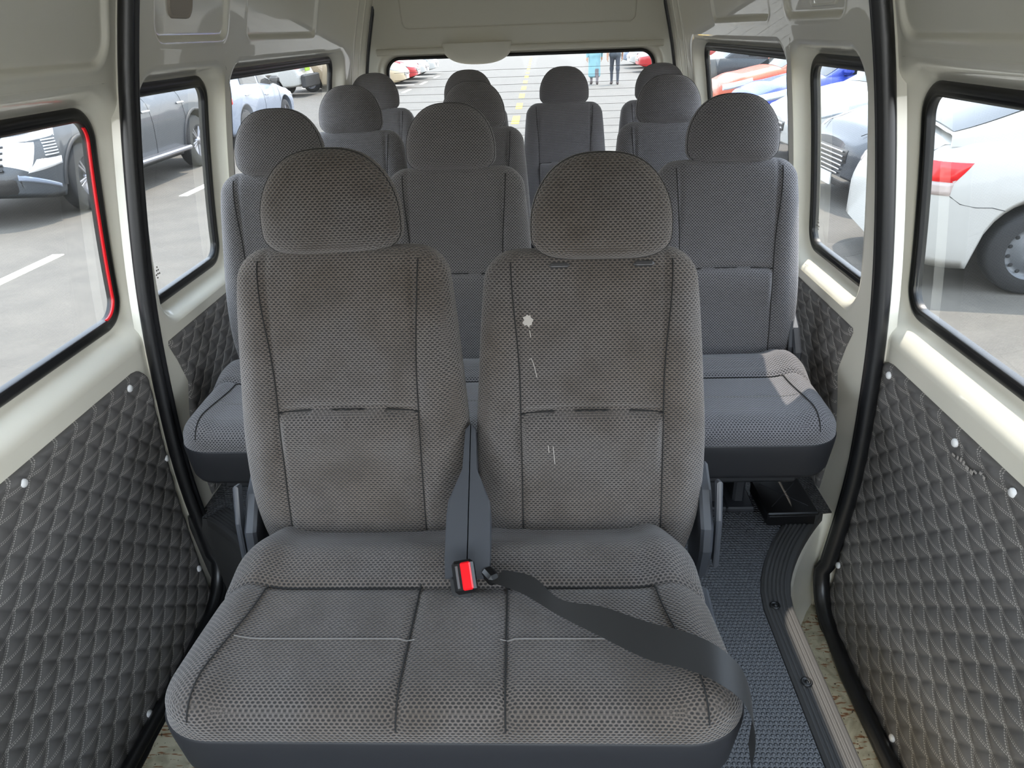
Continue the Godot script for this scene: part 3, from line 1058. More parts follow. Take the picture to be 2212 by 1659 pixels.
# one seat unit. backs: [x, headrest x, headrest lift, extra recline, stain]
func seat_unit(called: String, label: String, group: String, at: Vector3, w: float, backs: Array, cloth: Material, mids: Array, bench_stain := 0) -> Node3D:
	var o := thing(called, label, "seat", at, 0.0, group)
	var zb := -0.215
	var zf := 0.215
	var cu := place(cached("cushion %s %s" % [w, bench_stain], func(): return make_cushion_mesh(w, zb, zf, mids, bench_stain)), "cushion", cloth, o)
	place(cached("skirt %s" % w, func(): return make_skirt_mesh(w, zb, zf)), "skirt", M.vinyl, o)
	# sewn lines on the cushion
	var lines := []
	var hx := w / 2
	for m in mids:
		var l := []
		for k in 40:
			var z := lerpf(-0.02, zf - 0.004, k / 39.0)
			var x: float = m
			l.append(fl(Vector3(x, cush_top(x, z, w, zb, zf, mids) + 0.0014, z)))
		lines.append(l)
	for s in [-1.0, 1.0]:
		var l := []
		for k in 40:
			var z := lerpf(-0.015, zf - 0.006, k / 39.0)
			var x: float = s * (hx - 0.082 + 0.02 * smoothstep(0.0, 0.2, z))
			l.append(fl(Vector3(x, cush_top(x, z, w, zb, zf, mids) + 0.0014, z)))
		lines.append(l)
	for l in lines:
		part(seam_on(l, 0.0013), "seam", M.seam_thread, cu)
	var spans := [[-hx + 0.085, hx - 0.085]]
	if mids.size() == 2:
		spans = [[-hx + 0.085, mids[0]], [mids[1], hx - 0.085]]
	for sp in spans:
		var l := []
		for k in 24:
			var x := lerpf(sp[0], sp[1], k / 23.0)
			l.append(fl(Vector3(x, cush_top(x, -0.015, w, zb, zf, mids) + 0.0014, -0.015)))
		part(seam_on(l, 0.0013), "seam", M.seam_thread, cu)
	for sp in spans:
		var l := []
		for k in 24:
			var x := lerpf(sp[0] - 0.008, sp[1] + 0.008, k / 23.0)
			l.append(fl(Vector3(x, cush_top(x, 0.092, w, zb, zf, mids) + 0.0009, 0.092)))
		part(seam_on(l, 0.0009), "cross_seam", M.pale_thread, cu)
	# frame under the cushion
	var fr := MB.new()
	fr.box(Vector3(0, 0.165, -0.01), Vector3(w - 0.12, 0.06, 0.3), 0.012)
	part(fr, "frame", M.dark_plastic, o)
	for s in [-1.0, 1.0]:
		var lg := MB.new()
		lg.box(Vector3(s * (hx - 0.165), 0.07, -0.06), Vector3(0.03, 0.14, 0.2), 0.006)
		lg.box(Vector3(s * (hx - 0.165), 0.008, -0.06), Vector3(0.07, 0.016, 0.26), 0.004)
		part(lg, "leg", M.dark_plastic, o)
	for b in backs:
		var rec := deg_to_rad(11.5 + b[3])
		var bt := Transform3D(Basis(Vector3.RIGHT, -rec), Vector3(b[0], 0.262 + (b[6] if b.size() > 6 else 0.0), -0.195))
		var bk := place(cached("back %d" % b[4], func(): return make_back_mesh(b[4])), "backrest", cloth, o, bt)
		for sd in [-1.0, 1.0]:
			place(cached("back seam %s" % sd, func():
				var l := []
				for k in 60:
					var t := lerpf(0.02, 0.965, k / 59.0)
					var x: float = sd * (0.1195 + 0.012 * smoothstep(0.6, 1.0, t))
					l.append(Vector3(x, t * BH, back_front(x, t) + 0.0008))
				return seam_on(l, 0.0012).mesh()), "seam", M.seam_thread, bk)
		place(cached("back cross seam", func():
			var l2 := []
			for k in 30:
				var x := lerpf(-0.119, 0.119, k / 29.0)
				var y := 0.296 + 0.006 * (1.0 - x * x / 0.0144)
				l2.append(Vector3(x, y, back_front(x, y / BH) + 0.0045))
			return seam_on(l2, 0.0013).mesh()), "cross_seam", M.seam_thread, bk)  # dark thread raised in the crease to draw its shading line
		# headrest
		var hp := Vector3(b[1], 0.864 + b[2], -0.306)
		var hd := place(cached("head %d" % b[4], func(): return make_head_mesh(b[4])), "headrest", cloth, o, Transform3D(Basis(Vector3.UP, b[5] if b.size() > 5 else 0.0) * Basis(Vector3.RIGHT, -deg_to_rad(9.0 + b[3])), hp))
		place(cached("head seam", func():
			var l := []
			for k in 60:
				l.append(headrest_pt(TAU * k / 60.0, 0.14) * 1.0015)
			var q := MB.new()
			q.tube(l, 0.0009, 5, true)
			return q.mesh()), "seam", M.seam_thread, hd)
		var gm := cached("guide", func():
			var q := MB.new()
			q.box(Vector3(0, 0, 0), Vector3(0.034, 0.009, 0.022), 0.004)
			return q.mesh())
		var pmesh := cached("post", func():
			var q := MB.new()
			q.tube([Vector3(0, -0.035, 0), Vector3(0, 0.03, 0)], 0.0055, 10)
			return q.mesh(true))
		for s in [-1.0, 1.0]:
			place(pmesh, "post", M.chrome, o, Transform3D(Basis.IDENTITY, hp + Vector3(s * 0.068, -0.058, -0.006)))
			place(gm, "post_guide", M.steel, o, Transform3D(Basis.IDENTITY, hp + Vector3(s * 0.068, -0.0585, 0.026)))
	return o

# recliner covers beside and between the backrests of a unit
func hinge_covers(o: Node3D, xs: Array, lever: bool) -> void:
	for k in xs.size():
		var x: float = xs[k]
		var side := -1.0 if k == 0 else 1.0
		var mb := MB.new()
		var poly := PackedVector2Array([Vector2(-0.03, 0.20), Vector2(0.035, 0.235), Vector2(0.048, 0.30), Vector2(0.042, 0.345), Vector2(0.0, 0.40), Vector2(-0.045, 0.43), Vector2(-0.07, 0.41), Vector2(-0.06, 0.28)])
		mb.prism(poly, 0.022, Transform3D(Basis(Vector3(0, 0, 1), Vector3(0, 1, 0), Vector3(-1, 0, 0)), Vector3(x, 0.0, -0.20)), 0.005)
		part(mb, "recliner_cover", M.grey_plastic, o)
		if lever or k == 0:
			var lv := MB.new()
			lv.prism(PackedVector2Array([Vector2(0.0, 0.27), Vector2(0.02, 0.265), Vector2(0.012, 0.36), Vector2(-0.012, 0.425), Vector2(-0.028, 0.42), Vector2(-0.006, 0.35)]), 0.01, Transform3D(Basis(Vector3(0, 0, 1), Vector3(0, 1, 0), Vector3(-1, 0, 0)), Vector3(x + side * 0.02, 0.0, -0.175)), 0.003)
			part(lv, "recliner_lever", M.grey_plastic, o)

func between_cover(o: Node3D, x: float) -> void:
	for s in [-1.0, 1.0]:
		var mb := MB.new()
		# a tapering cover seen from the front: wide below, narrow between the backrests
		var out := PackedVector2Array()
		for q in [[0.0006, 0.0], [0.0345, 0.0], [0.0365, 0.03], [0.0365, 0.10], [0.034, 0.125], [0.022, 0.155], [0.012, 0.18], [0.0085, 0.25], [0.0006, 0.26]]:
			out.append(Vector2(s * q[0], q[1]))
		mb.prism(out, 0.03, Transform3D(Basis(Vector3.RIGHT, Vector3(0, 0.65, -0.76), Vector3(0, 0.76, 0.65)), Vector3(x, 0.350, -0.03)), 0.0025)
		part(mb, "hinge_cover", M.grey_plastic, o)

func make_seats() -> void:
	flare = 0.12
	var o := seat_unit("bench_seat", "nearest grey cloth double bench seat, its worn backrests marked with stains", "passenger seats in rows", Vector3(-0.042, 0, -0.84), 0.74, [[-0.192, -0.201, 0.0, 0.0, 1, 0.05, 0.0], [0.218, 0.234, -0.018, 2.0, 2, -0.02, -0.014]], M.cloth_worn_dimmed, [-0.058, 0.072], 3)
	flare = 0.0
	between_cover(o, 0.012)
	hinge_covers(o, [-0.39, 0.418], true)
	# long strip of the fold lever beside the cushion
	var st := MB.new()
	st.box(Vector3(0.392, 0.285, 0.02), Vector3(0.014, 0.03, 0.16), 0.004, Basis(Vector3.RIGHT, 0.15))
	part(st, "side_strip", M.grey_plastic, o)
	# chalky marks on the right-hand backrest
	var bk := o.get_node("backrest2")
	var rng := RandomNumberGenerator.new()
	rng.seed = 3
	var blot := PackedVector2Array()
	for k in 22:
		var a := TAU * k / 22
		blot.append(Vector2(-0.104, 0.455) + Vector2(cos(a), sin(a) * 1.1) * rng.randf_range(0.006, 0.0105))
	var bm0 := MB.new()
	bm0.prism(blot, 0.0008, Transform3D(Basis.IDENTITY, Vector3(0, 0, back_front(-0.104, 0.455 / BH) + 0.0003)))
	part(bm0, "chalk_mark", M.chalk, bk)
	for ln in [[[-0.102, 0.44], [-0.1, 0.428]], [[-0.104, 0.39], [-0.1, 0.393], [-0.096, 0.382], [-0.091, 0.36]], [[-0.074, 0.246], [-0.073, 0.232]], [[-0.066, 0.244], [-0.064, 0.22], [-0.063, 0.21]], [[-0.05, 0.082], [-0.049, 0.074]]]:
		var l := []
		for p in ln:
			l.append(Vector3(p[0], p[1], back_front(p[0], p[1] / BH) + 0.0004))
		part(seam_on(l, 0.0007), "chalk_mark", M.chalk, bk)
	var bk1 := o.get_node("backrest")
	var c1 := MB.new()
	var l1 := []
	for k in 8:
		var x := lerpf(0.03, 0.062, k / 7.0)
		var y := lerpf(0.064, 0.018, pow(k / 7.0, 0.7))
		l1.append(Vector3(x, y, back_front(x, y / BH) + 0.0003))
	c1.tube(l1, 0.0006, 4)
	part(c1, "scratch", M.chalk, bk1)
	# second row
	seat_unit("bench_seat", "double grey bench seat in the second row, by the narrow left window", "passenger seats in rows", Vector3(-0.345, 0, -1.575), 0.83, [[-0.215, -0.225, 0.0, 0.0, 0, 0.04], [0.222, 0.215, 0.0, 0.0, 0, 0.0]], M.cloth, [-0.065, 0.065])
	var o2 := seat_unit("single_seat", "single grey seat in the second row, sunlit edge, by the narrow right window", "passenger seats in rows", Vector3(0.562, 0, -1.575), 0.40, [[0.005, 0.015, 0.0, 0.0, 0, -0.04]], M.cloth_clean, [])
	hinge_covers(o2, [0.205], false)
	# third row
	seat_unit("bench_seat", "double grey bench seat in the third row on the left", "passenger seats in rows", Vector3(-0.345, 0, -2.41), 0.83, [[-0.235, -0.24, 0.0, 0.0, 0, 0.04], [0.205, 0.205, 0.0, 0.0, 0, 0.0]], M.cloth, [-0.065, 0.065])
	seat_unit("single_seat", "single grey seat in the third row on the right of the aisle", "passenger seats in rows", Vector3(0.555, 0, -2.41), 0.40, [[0.0, 0.0, 0.0, 0.0, 0, -0.03]], M.cloth_clean, [])
	# last row
	seat_unit("bench_seat", "last-row double seat by the left rear pillar, against the rear window", "passenger seats in rows", Vector3(-0.452, 0, -3.265), 0.83, [[-0.222, -0.222, 0.0, 0.0, 0, 0.03], [0.22, 0.22, 0.0, 0.0, 0, 0.0]], M.cloth, [-0.065, 0.065])
	seat_unit("bench_seat", "last-row double seat by the right rear pillar, against the rear window", "passenger seats in rows", Vector3(0.436, 0, -3.265), 0.83, [[-0.222, -0.222, 0.0, 0.0, 0, 0.0], [0.22, 0.22, 0.0, 0.0, 0, -0.02]], M.cloth_clean, [-0.065, 0.065])
	# lap belt of the first bench
	var be := thing("seat_belt", "black lap belt lying slack across the nearest bench cushion", "seat belt", Vector3(0.0, 0.0, 0.0))
	var bm := MB.new()
	var top := [[0.028, 0.372, -0.868], [0.075, 0.378, -0.845], [0.115, 0.380, -0.795], [0.175, 0.384, -0.775], [0.235, 0.385, -0.745], [0.29, 0.387, -0.722], [0.328, 0.379, -0.702], [0.357, 0.350, -0.69], [0.371, 0.30, -0.676], [0.371, 0.235, -0.668]]
	var bot := [[0.010, 0.367, -0.845], [0.06, 0.371, -0.815], [0.11, 0.369, -0.775], [0.17, 0.367, -0.735], [0.228, 0.368, -0.695], [0.28, 0.370, -0.675], [0.318, 0.366, -0.655], [0.349, 0.340, -0.645], [0.364, 0.295, -0.632], [0.364, 0.235, -0.625]]
	var ts := []
	var xs := []
	for k in top.size():
		xs.append(float(k))
	var nseg := 60
	for j in nseg + 1:
		var t := float(j) / nseg * (top.size() - 1)
		var a := Vector3.ZERO
		var b := Vector3.ZERO
		for ax in 3:
			a[ax] = smooth_table(xs, top.map(func(p): return p[ax]), t)
			b[ax] = smooth_table(xs, bot.map(func(p): return p[ax]), t)
		for k in 7:
			bm.vert(a.lerp(b, k / 6.0), Vector2(k / 6.0, t))
	bm.rows(0, nseg + 1, 7)
	part(bm, "strap", M.webbing, be)
	var an := MB.new()
	an.box(Vector3(0.008, 0.364, -0.863), Vector3(0.02, 0.02, 0.03), 0.005, Basis(Vector3.UP, 0.6))
	part(an, "anchor", M.black_plastic, be)
	# buckle
	var bu := thing("belt_buckle", "black belt buckle with a bright red release button on the nearest bench", "buckle", Vector3(-0.03, 0.381, -0.842))
	var bb := Basis(Vector3.UP, -0.1) * Basis(Vector3.RIGHT, -0.78) * Basis(Vector3.BACK, 0.24)
	var b1 := MB.new()
	b1.box(Vector3.ZERO, Vector3(0.034, 0.05, 0.022), 0.005, bb)
	part(b1, "body", M.black_plastic, bu)
	var b2 := MB.new()
	b2.box(bb * Vector3(0.005, 0.0, 0.011), Vector3(0.016, 0.042, 0.006), 0.002, bb)
	part(b2, "release_button", M.red_button, bu)
	var b3 := MB.new()
	b3.box(bb * Vector3(-0.009, 0.0, 0.0112), Vector3(0.004, 0.034, 0.002), 0.0005, bb)
	part(b3, "slot", M.steel, bu)
	var b4 := MB.new()
	b4.box(bb * Vector3(-0.012, -0.02, -0.02), Vector3(0.03, 0.05, 0.012), 0.004, bb)
	part(b4, "stalk", M.webbing, bu)
	# black box on the floor by the wall
	var bx := thing("plastic_box", "glossy black lidded box on the mat below the single second-row seat", "box", Vector3(0.705, 0.0, -1.525), 0.03)
	var p1 := MB.new()
	p1.box(Vector3(0, 0.0165, 0), Vector3(0.12, 0.033, 0.15), 0.004)
	part(p1, "case", M.black_plastic, bx)
	var p2 := MB.new()
	p2.box(Vector3(0, 0.037, 0), Vector3(0.127, 0.010, 0.157), 0.003)
	part(p2, "lid", M.black_plastic, bx)
	var p3 := MB.new()
	for sg in [-1.0, 1.0]:
		p3.tube([Vector3(-0.045, 0.0422, sg * 0.05), Vector3(0.0, 0.0424, 0.0), Vector3(0.045, 0.0422, -sg * 0.05)], 0.0012, 4)
	part(p3, "lid_rib", M.dark_plastic, bx)

# ---------------------------------------------------------------- cars: local z forwards, y up from the ground, x to the car's left
class Car:
	var length := 4.4
	var width := 1.75
	var roof := 1.46
	var clear := 0.2
	var wheel_r := 0.31
	var front_axle := 1.3      # z of the axles
	var rear_axle := -1.3
	var top_z: Array           # outline of hood, belt and deck: z and height
	var top_y: Array
	var roof_z: Array          # outline of windscreen, roof and rear glass
	var roof_y: Array
	var nose := 0.55           # how far the rounding of the ends reaches back
	func top(z: float) -> float:
		for i in range(1, top_z.size()):
			if z <= top_z[i]:
				var t: float = clampf((z - top_z[i - 1]) / (top_z[i] - top_z[i - 1]), 0, 1)
				t = lerpf(t, t * t * (3 - 2 * t), 0.6)
				return lerpf(top_y[i - 1], top_y[i], t)
		return top_y[-1]
	func roof_at(z: float) -> float:
		for i in range(1, roof_z.size()):
			if z <= roof_z[i]:
				var t: float = clampf((z - roof_z[i - 1]) / (roof_z[i] - roof_z[i - 1]), 0, 1)
				return lerpf(roof_y[i - 1], roof_y[i], lerpf(t, t * t * (3 - 2 * t), 0.25))
		return roof_y[-1]
	func half(z: float) -> float:
		var d := clampf((absf(z) - (length / 2 - nose)) / nose, 0.0, 1.0)
		return width / 2 * (0.48 + 0.52 * pow(maxf(1.0 - pow(d, 2.6), 0.0), 0.42))
	func bottom(z: float) -> float:
		var b := clear + 0.10 * pow(clampf((absf(z) - (length / 2 - 0.5)) / 0.5, 0, 1), 2.0)
		var r := wheel_r + 0.07
		for a in [front_axle, rear_axle]:
			var d: float = absf(z - a)
			if d < r:
				b = maxf(b, wheel_r + sqrt(r * r - d * d))
		return b
	func side(z: float, y: float) -> float:
		var lo := clear
		var hi := top(z)
		var t := clampf((y - lo) / maxf(hi - lo, 0.01), 0.0, 1.0)
		var k := 0.0
		var ts := [0.0, 0.12, 0.35, 0.62, 0.80, 0.92, 1.0]
		var ks := [0.93, 0.965, 0.985, 1.0, 0.985, 0.955, 0.90]
		for i in range(1, 7):
			if t <= ts[i]:
				k = lerpf(ks[i - 1], ks[i], (t - ts[i - 1]) / (ts[i] - ts[i - 1]))
				break
		return half(z) * k
	# the ends lean in towards the top
	func warp(p: Vector3) -> Vector3:
		var k := pow(clampf(absf(p.z) / (length / 2), 0, 1), 8.0) * smoothstep(0.5, 1.05, p.y) * 0.2
		return Vector3(p.x, p.y, p.z - signf(p.z) * k)
	# point on the side at (z, y); s is the side
	func on_side(s: float, z: float, y: float, off := 0.0) -> Vector3:
		var x := side(z, y)
		var dx := (side(z + 0.01, y) - side(z - 0.01, y)) / 0.02
		var n := Vector3(1.0, 0.12, -dx).normalized()
		return warp(Vector3(s * (x + n.x * off), y + n.y * off, z + n.z * off))
	# the nose or tail seen end on: z at (x, y)
	func end_z(e: float, x: float, y: float) -> float:
		var lo := length / 2 - nose
		var hi := length / 2
		if side(e * hi, y) >= absf(x):
			return e * hi
		for k in 20:
			var m := (lo + hi) / 2
			if side(e * m, y) > absf(x):
				lo = m
			else:
				hi = m
		return e * lo

func car_body(c: Car) -> MB:
	var mb := MB.new()
	var ns := 96
	var np := 0
	for j in ns + 1:
		var t := float(j) / ns
		var z := lerpf(-c.length / 2, c.length / 2, lerpf(t, 0.5 - 0.5 * cos(PI * t), 0.7))
		var hi := c.top(z)
		var lo := minf(c.bottom(z), hi - 0.08)
		var row := []
		row.append(Vector3(0, lo, z))
		for k in 13:
			var y := lerpf(lo, hi, k / 12.0)
			row.append(Vector3(c.side(z, y), y, z))
		var w := c.side(z, hi)
		row.append(Vector3(w - 0.02, hi + 0.012, z))
		row.append(Vector3(w * 0.75, hi + 0.03, z))
		row.append(Vector3(w * 0.4, hi + 0.042, z))
		row.append(Vector3(0, hi + 0.046, z))
		np = row.size() * 2 - 2
		for p in row:
			mb.vert(c.warp(p))
		for k in range(row.size() - 2, 0, -1):
			mb.vert(c.warp(Vector3(-row[k].x, row[k].y, row[k].z)))
	mb.rows(0, ns + 1, np, true)
	for e in [0, ns]:
		var q := []
		for k in np:
			q.append(mb.v[e * np + k])
		if e > 0:
			q.reverse()
		var b := mb.v.size()
		var mid := Vector3.ZERO
		for p in q:
			mid += p / np
		mb.vert(mid)
		for p in q:
			mb.vert(p)
		for k in np:
			mb.tri(b, b + 1 + k, b + 1 + (k + 1) % np)
	return mb

func cabin_row(c: Car, z: float) -> Array:
	var b := c.top(z) - 0.02
	var r := maxf(c.roof_at(z), b + 0.02)
	var h := clampf((r - b) / (c.roof - 0.9), 0.0, 1.0)
	var wb := c.side(z, c.top(z)) * 1.0
	var wt := lerpf(wb, c.width / 2 * 0.74, h)
	return [Vector3(wb, b, z), Vector3(lerpf(wb, wt, 0.5) + 0.015 * h, lerpf(b, r, 0.5), z), Vector3(wt + 0.015 * h, r - 0.075 * h, z), Vector3(wt - 0.035, r - 0.02 * h, z), Vector3(wt - 0.12, r - 0.002, z), Vector3(wt * 0.45, r + 0.018, z), Vector3(0, r + 0.024, z)]

func car_cabin(c: Car) -> MB:
	var mb := MB.new()
	var ns := 40
	for j in ns + 1:
		var z := lerpf(c.roof_z[0], c.roof_z[-1], j / float(ns))
		var row := cabin_row(c, z)
		for p in row:
			mb.vert(p)
		for k in range(row.size() - 2, -1, -1):
			mb.vert(Vector3(-row[k].x, row[k].y, row[k].z))
	mb.rows(0, ns + 1, 13)
	return mb

func side_glass(c: Car, s: float, z0: float, z1: float) -> MB:
	var mb := MB.new()
	mb.grid(14, 4, func(u, v):
		var z := lerpf(z0, z1, u)
		var row := cabin_row(c, z)
		var t := lerpf(0.14, 0.93, v)
		var p: Vector3 = row[0].lerp(row[1], t * 2) if t < 0.5 else row[1].lerp(row[2], t * 2 - 1)
		return Vector3(s * (p.x + 0.008), p.y, p.z))
	return mb

func end_glass(c: Car, z0: float, z1: float) -> MB:
	var mb := MB.new()
	mb.grid(12, 10, func(u, v):
		var z := lerpf(z0, z1, v)
		var row := cabin_row(c, z)
		var x: float = lerpf(-1, 1, u) * (row[4].x + 0.06)
		var t := absf(x)
		var y: float = lerpf(row[6].y, row[4].y, clampf(pow(t / maxf(row[4].x, 0.01), 2.0), 0, 1.3)) + 0.008
		return Vector3(x, y, z + signf(z0 + z1) * 0.006))
	return mb

func side_patch(c: Car, s: float, q: Array, off: float) -> MB:
	# four corners (z, y) on the side, in turn
	var mb := MB.new()
	mb.grid(10, 6, func(u, v):
		var a: Vector2 = Vector2(q[0][0], q[0][1]).lerp(Vector2(q[1][0], q[1][1]), u)
		var b: Vector2 = Vector2(q[3][0], q[3][1]).lerp(Vector2(q[2][0], q[2][1]), u)
		var p := a.lerp(b, v)
		return c.on_side(s, p.x, p.y, off * (1.0 if u > 0.01 and u < 0.99 and v > 0.01 and v < 0.99 else 0.0)))
	return mb

func end_patch(c: Car, e: float, x0: float, x1: float, y0: float, y1: float, off: float, pinch := 0.0) -> MB:
	var mb := MB.new()
	mb.grid(20, 5, func(u, v):
		var x := lerpf(x0, x1, u)
		var k := 1.0 - pinch * pow(absf(2.0 * u - 1.0), 2.0)
		var y := lerpf(lerpf(y1, y0, k), y1, v)
		var inside: bool = u > 0.01 and u < 0.99 and v > 0.01 and v < 0.99
		return c.warp(Vector3(x, y, c.end_z(e, x, y) + e * (off if inside else 0.0))))
	return mb

func wheel_meshes(r: float, steel: bool) -> Array:
	var key := "wheel %s %s" % [r, steel]
	if shared.has(key):
		return shared[key]
	var t := MB.new()
	var w := 0.105
	t.lathe([Vector2(r * 0.62, -w), Vector2(r * 0.72, -w), Vector2(r * 0.93, -w * 0.9), Vector2(r * 0.99, -w * 0.6), Vector2(r, 0), Vector2(r * 0.99, w * 0.6), Vector2(r * 0.93, w * 0.9), Vector2(r * 0.72, w), Vector2(r * 0.62, w)], 40)
	var d := MB.new()
	var f := w * 0.8
	if steel:
		d.lathe([Vector2(r * 0.66, f), Vector2(r * 0.62, f + 0.01), Vector2(r * 0.58, f - 0.03), Vector2(r * 0.46, f - 0.02), Vector2(r * 0.3, f + 0.004), Vector2(r * 0.2, f - 0.004), Vector2(0.0, f - 0.004)], 40)
	else:
		d.lathe([Vector2(r * 0.66, f), Vector2(r * 0.62, f + 0.012), Vector2(r * 0.58, f - 0.05), Vector2(0.0, f - 0.06)], 40)
		for k in 5:
			var a := TAU * k / 5
			for o in [-0.13, 0.13]:
				var dir := Vector3(cos(a + o), 0, sin(a + o))
				d.box(dir * r * 0.36 + Vector3(0, f - 0.01, 0), Vector3(r * 0.5, 0.025, r * 0.085), 0.006, Basis(dir, Vector3.UP, dir.cross(Vector3.UP)))
		d.lathe([Vector2(r * 0.16, f - 0.04), Vector2(r * 0.15, f + 0.006), Vector2(0.0, f + 0.01)], 20)
	var h := MB.new()
	if steel:
		for k in 14:
			var a := TAU * k / 14
			var m := Transform3D(Basis.IDENTITY, Vector3(cos(a) * r * 0.5, f - 0.021, sin(a) * r * 0.5))
			h.lathe([Vector2(0.014, 0.0), Vector2(0.012, 0.003), Vector2(0.0, 0.003)], 10, m)
	else:
		h.lathe([Vector2(r * 0.09, f + 0.008), Vector2(r * 0.08, f + 0.014), Vector2(0.0, f + 0.015)], 16)
	shared[key] = [t.mesh(true), d.mesh(), h.mesh()]
	return shared[key]

func car(label: String, group: String, at: Vector3, turn: float, c: Car, paint: Material, opt := {}) -> Node3D:
	var o := thing("parked_car", label, "car", at, turn, group)
	part(car_body(c), "body", paint, o)
	part(car_cabin(c), "cabin", opt.get("cabin", paint), o)
	var glass: Material = M.car_glass
	var n := c.roof_z.size()
	part(end_glass(c, c.roof_z[n - 2] + 0.03, c.roof_z[n - 1] - 0.05), "windscreen", glass, o)
	part(end_glass(c, c.roof_z[0] + 0.03, c.roof_z[1] - 0.02), "rear_window", glass, o)
	for s in [-1.0, 1.0]:
		for w in opt.get("windows", []):
			part(side_glass(c, s, w[0], w[1]), "side_window", glass, o)
		for z in opt.get("handles", []):
			var hb := MB.new()
			hb.box(c.on_side(s, z, c.top(z) - 0.16, 0.014), Vector3(0.03, 0.026, 0.2), 0.01)
			part(hb, "door_handle", opt.get("handle_mat", paint), o)
		for z in opt.get("seams", []):
			var l := []
			for k in 12:
				l.append(c.on_side(s, z, lerpf(c.bottom(z) + 0.06, c.top(z) - 0.005, k / 11.0), 0.0))
			var sm := MB.new()
			sm.tube(l, 0.004, 4)
			part(sm, "door_gap", M.rubber, o)
		var hl: Array = opt.get("headlight", [])
		if hl:
			part(side_patch(c, s, hl, 0.012), "headlight", M.lamp_lens, o)
		var tl: Array = opt.get("taillight", [])
		if tl:
			part(side_patch(c, s, tl, 0.012), "taillight", M.tail_red, o)
		if opt.has("mirror"):
			var z: float = opt.mirror
			var mm := MB.new()
			var mp := Vector3(s * (c.side(z, c.top(z)) + 0.09), c.top(z) + 0.09, z)
			mm.box(mp, Vector3(0.2, 0.14, 0.12), 0.045)
			mm.box(mp + Vector3(-s * 0.1, -0.06, 0.0), Vector3(0.1, 0.03, 0.06), 0.01)
			part(mm, "mirror", opt.get("mirror_mat", paint), o)
		for a in [c.front_axle, c.rear_axle]:
			var ms := wheel_meshes(c.wheel_r, opt.get("steel_wheels", false))
			var b := Basis(Vector3.BACK, -s * PI / 2)
			var tw := place(ms[0], "wheel", M.tyre, o, Transform3D(b, Vector3(s * (c.width / 2 - 0.12), c.wheel_r, a)))
			place(ms[1], "rim", opt.get("rim", M.alloy), tw)
			place(ms[2], "hub_hole" if opt.get("steel_wheels", false) else "hub_cap", M.tyre if opt.get("steel_wheels", false) else M.alloy, tw)
			if opt.get("arch_lips", false):
				var l := []
				for k in 17:
					var q: float = PI * k / 16.0
					l.append(c.on_side(s, a + cos(q) * (c.wheel_r + 0.085), c.wheel_r + sin(q) * (c.wheel_r + 0.085), 0.0))
				var am := MB.new()
				am.tube(l, 0.026, 6)
				part(am, "wheel_arch", M.cladding, o)
	if opt.has("grille"):
		var g: Array = opt.grille
		part(end_patch(c, 1.0, -g[0], g[0], g[1], g[2], 0.006, g[3]), "grille", M.black_plastic, o)
		var nb: int = g[4]
		for k in nb:
			var y := lerpf(g[1], g[2], (k + 0.5) / nb)
			var l := []
			var reach: float = g[0] * sqrt(maxf(1.0 - pow(absf(2.0 * (k + 0.5) / nb - 1.0), 2.0) * g[3] * 0.6, 0.05)) * (1.0 - 0.3 * g[3] * (1.0 - (k + 0.5) / nb))
			for i in 15:
				var x := lerpf(-reach, reach, i / 14.0)
				l.append(c.warp(Vector3(x, y, c.end_z(1.0, x, y))) + Vector3(0, 0, 0.012))
			var sl := MB.new()
			sl.tube(l, (g[2] - g[1]) / nb * 0.24, 6)
			part(sl, "grille_bar", opt.get("bar_mat", M.chrome), o)
	if opt.has("lower_grille"):
		var g: Array = opt.lower_grille
		part(end_patch(c, 1.0, -g[0], g[0], g[1], g[2], 0.004), "lower_grille", M.black_plastic, o)
	if opt.has("plate"):
		var y: float = opt.plate
		for e in [-1.0, 1.0]:
			var pm := MB.new()
			pm.box(Vector3(0, y, c.end_z(e, 0.2, y) + e * 0.012), Vector3(0.46, 0.12, 0.02), 0.004)
			part(pm, "number_plate", M.plate_white, o)
	return o

func profile(c: Car, tz: Array, ty: Array, rz: Array, ry: Array) -> Car:
	c.top_z = tz
	c.top_y = ty
	c.roof_z = rz
	c.roof_y = ry
	c.roof = ry.max()
	return c

func sedan(l: float, w: float, h: float) -> Car:
	var c := Car.new()
	c.length = l
	c.width = w
	var H := l / 2
	c.front_axle = H - 0.88
	c.rear_axle = -H + 0.97
	return profile(c, [-H, -H + 0.12, -H + 0.75, 0.0, H - 1.25, H - 0.5, H - 0.12, H], [0.86, 1.0, 1.03, 0.95, 0.93, 0.80, 0.68, 0.56], [-H + 0.62, -H + 1.35, -H + 1.9, H - 2.0, H - 1.15], [1.0, h - 0.07, h, h - 0.02, 0.92])

func paint_mat(called: String, c: Color, metal := 0.0) -> StandardMaterial3D:
	var m := mat(called, c, 0.5, metal)
	m.clearcoat_enabled = true
	m.clearcoat = 0.3
	m.clearcoat_roughness = 0.05
	return m

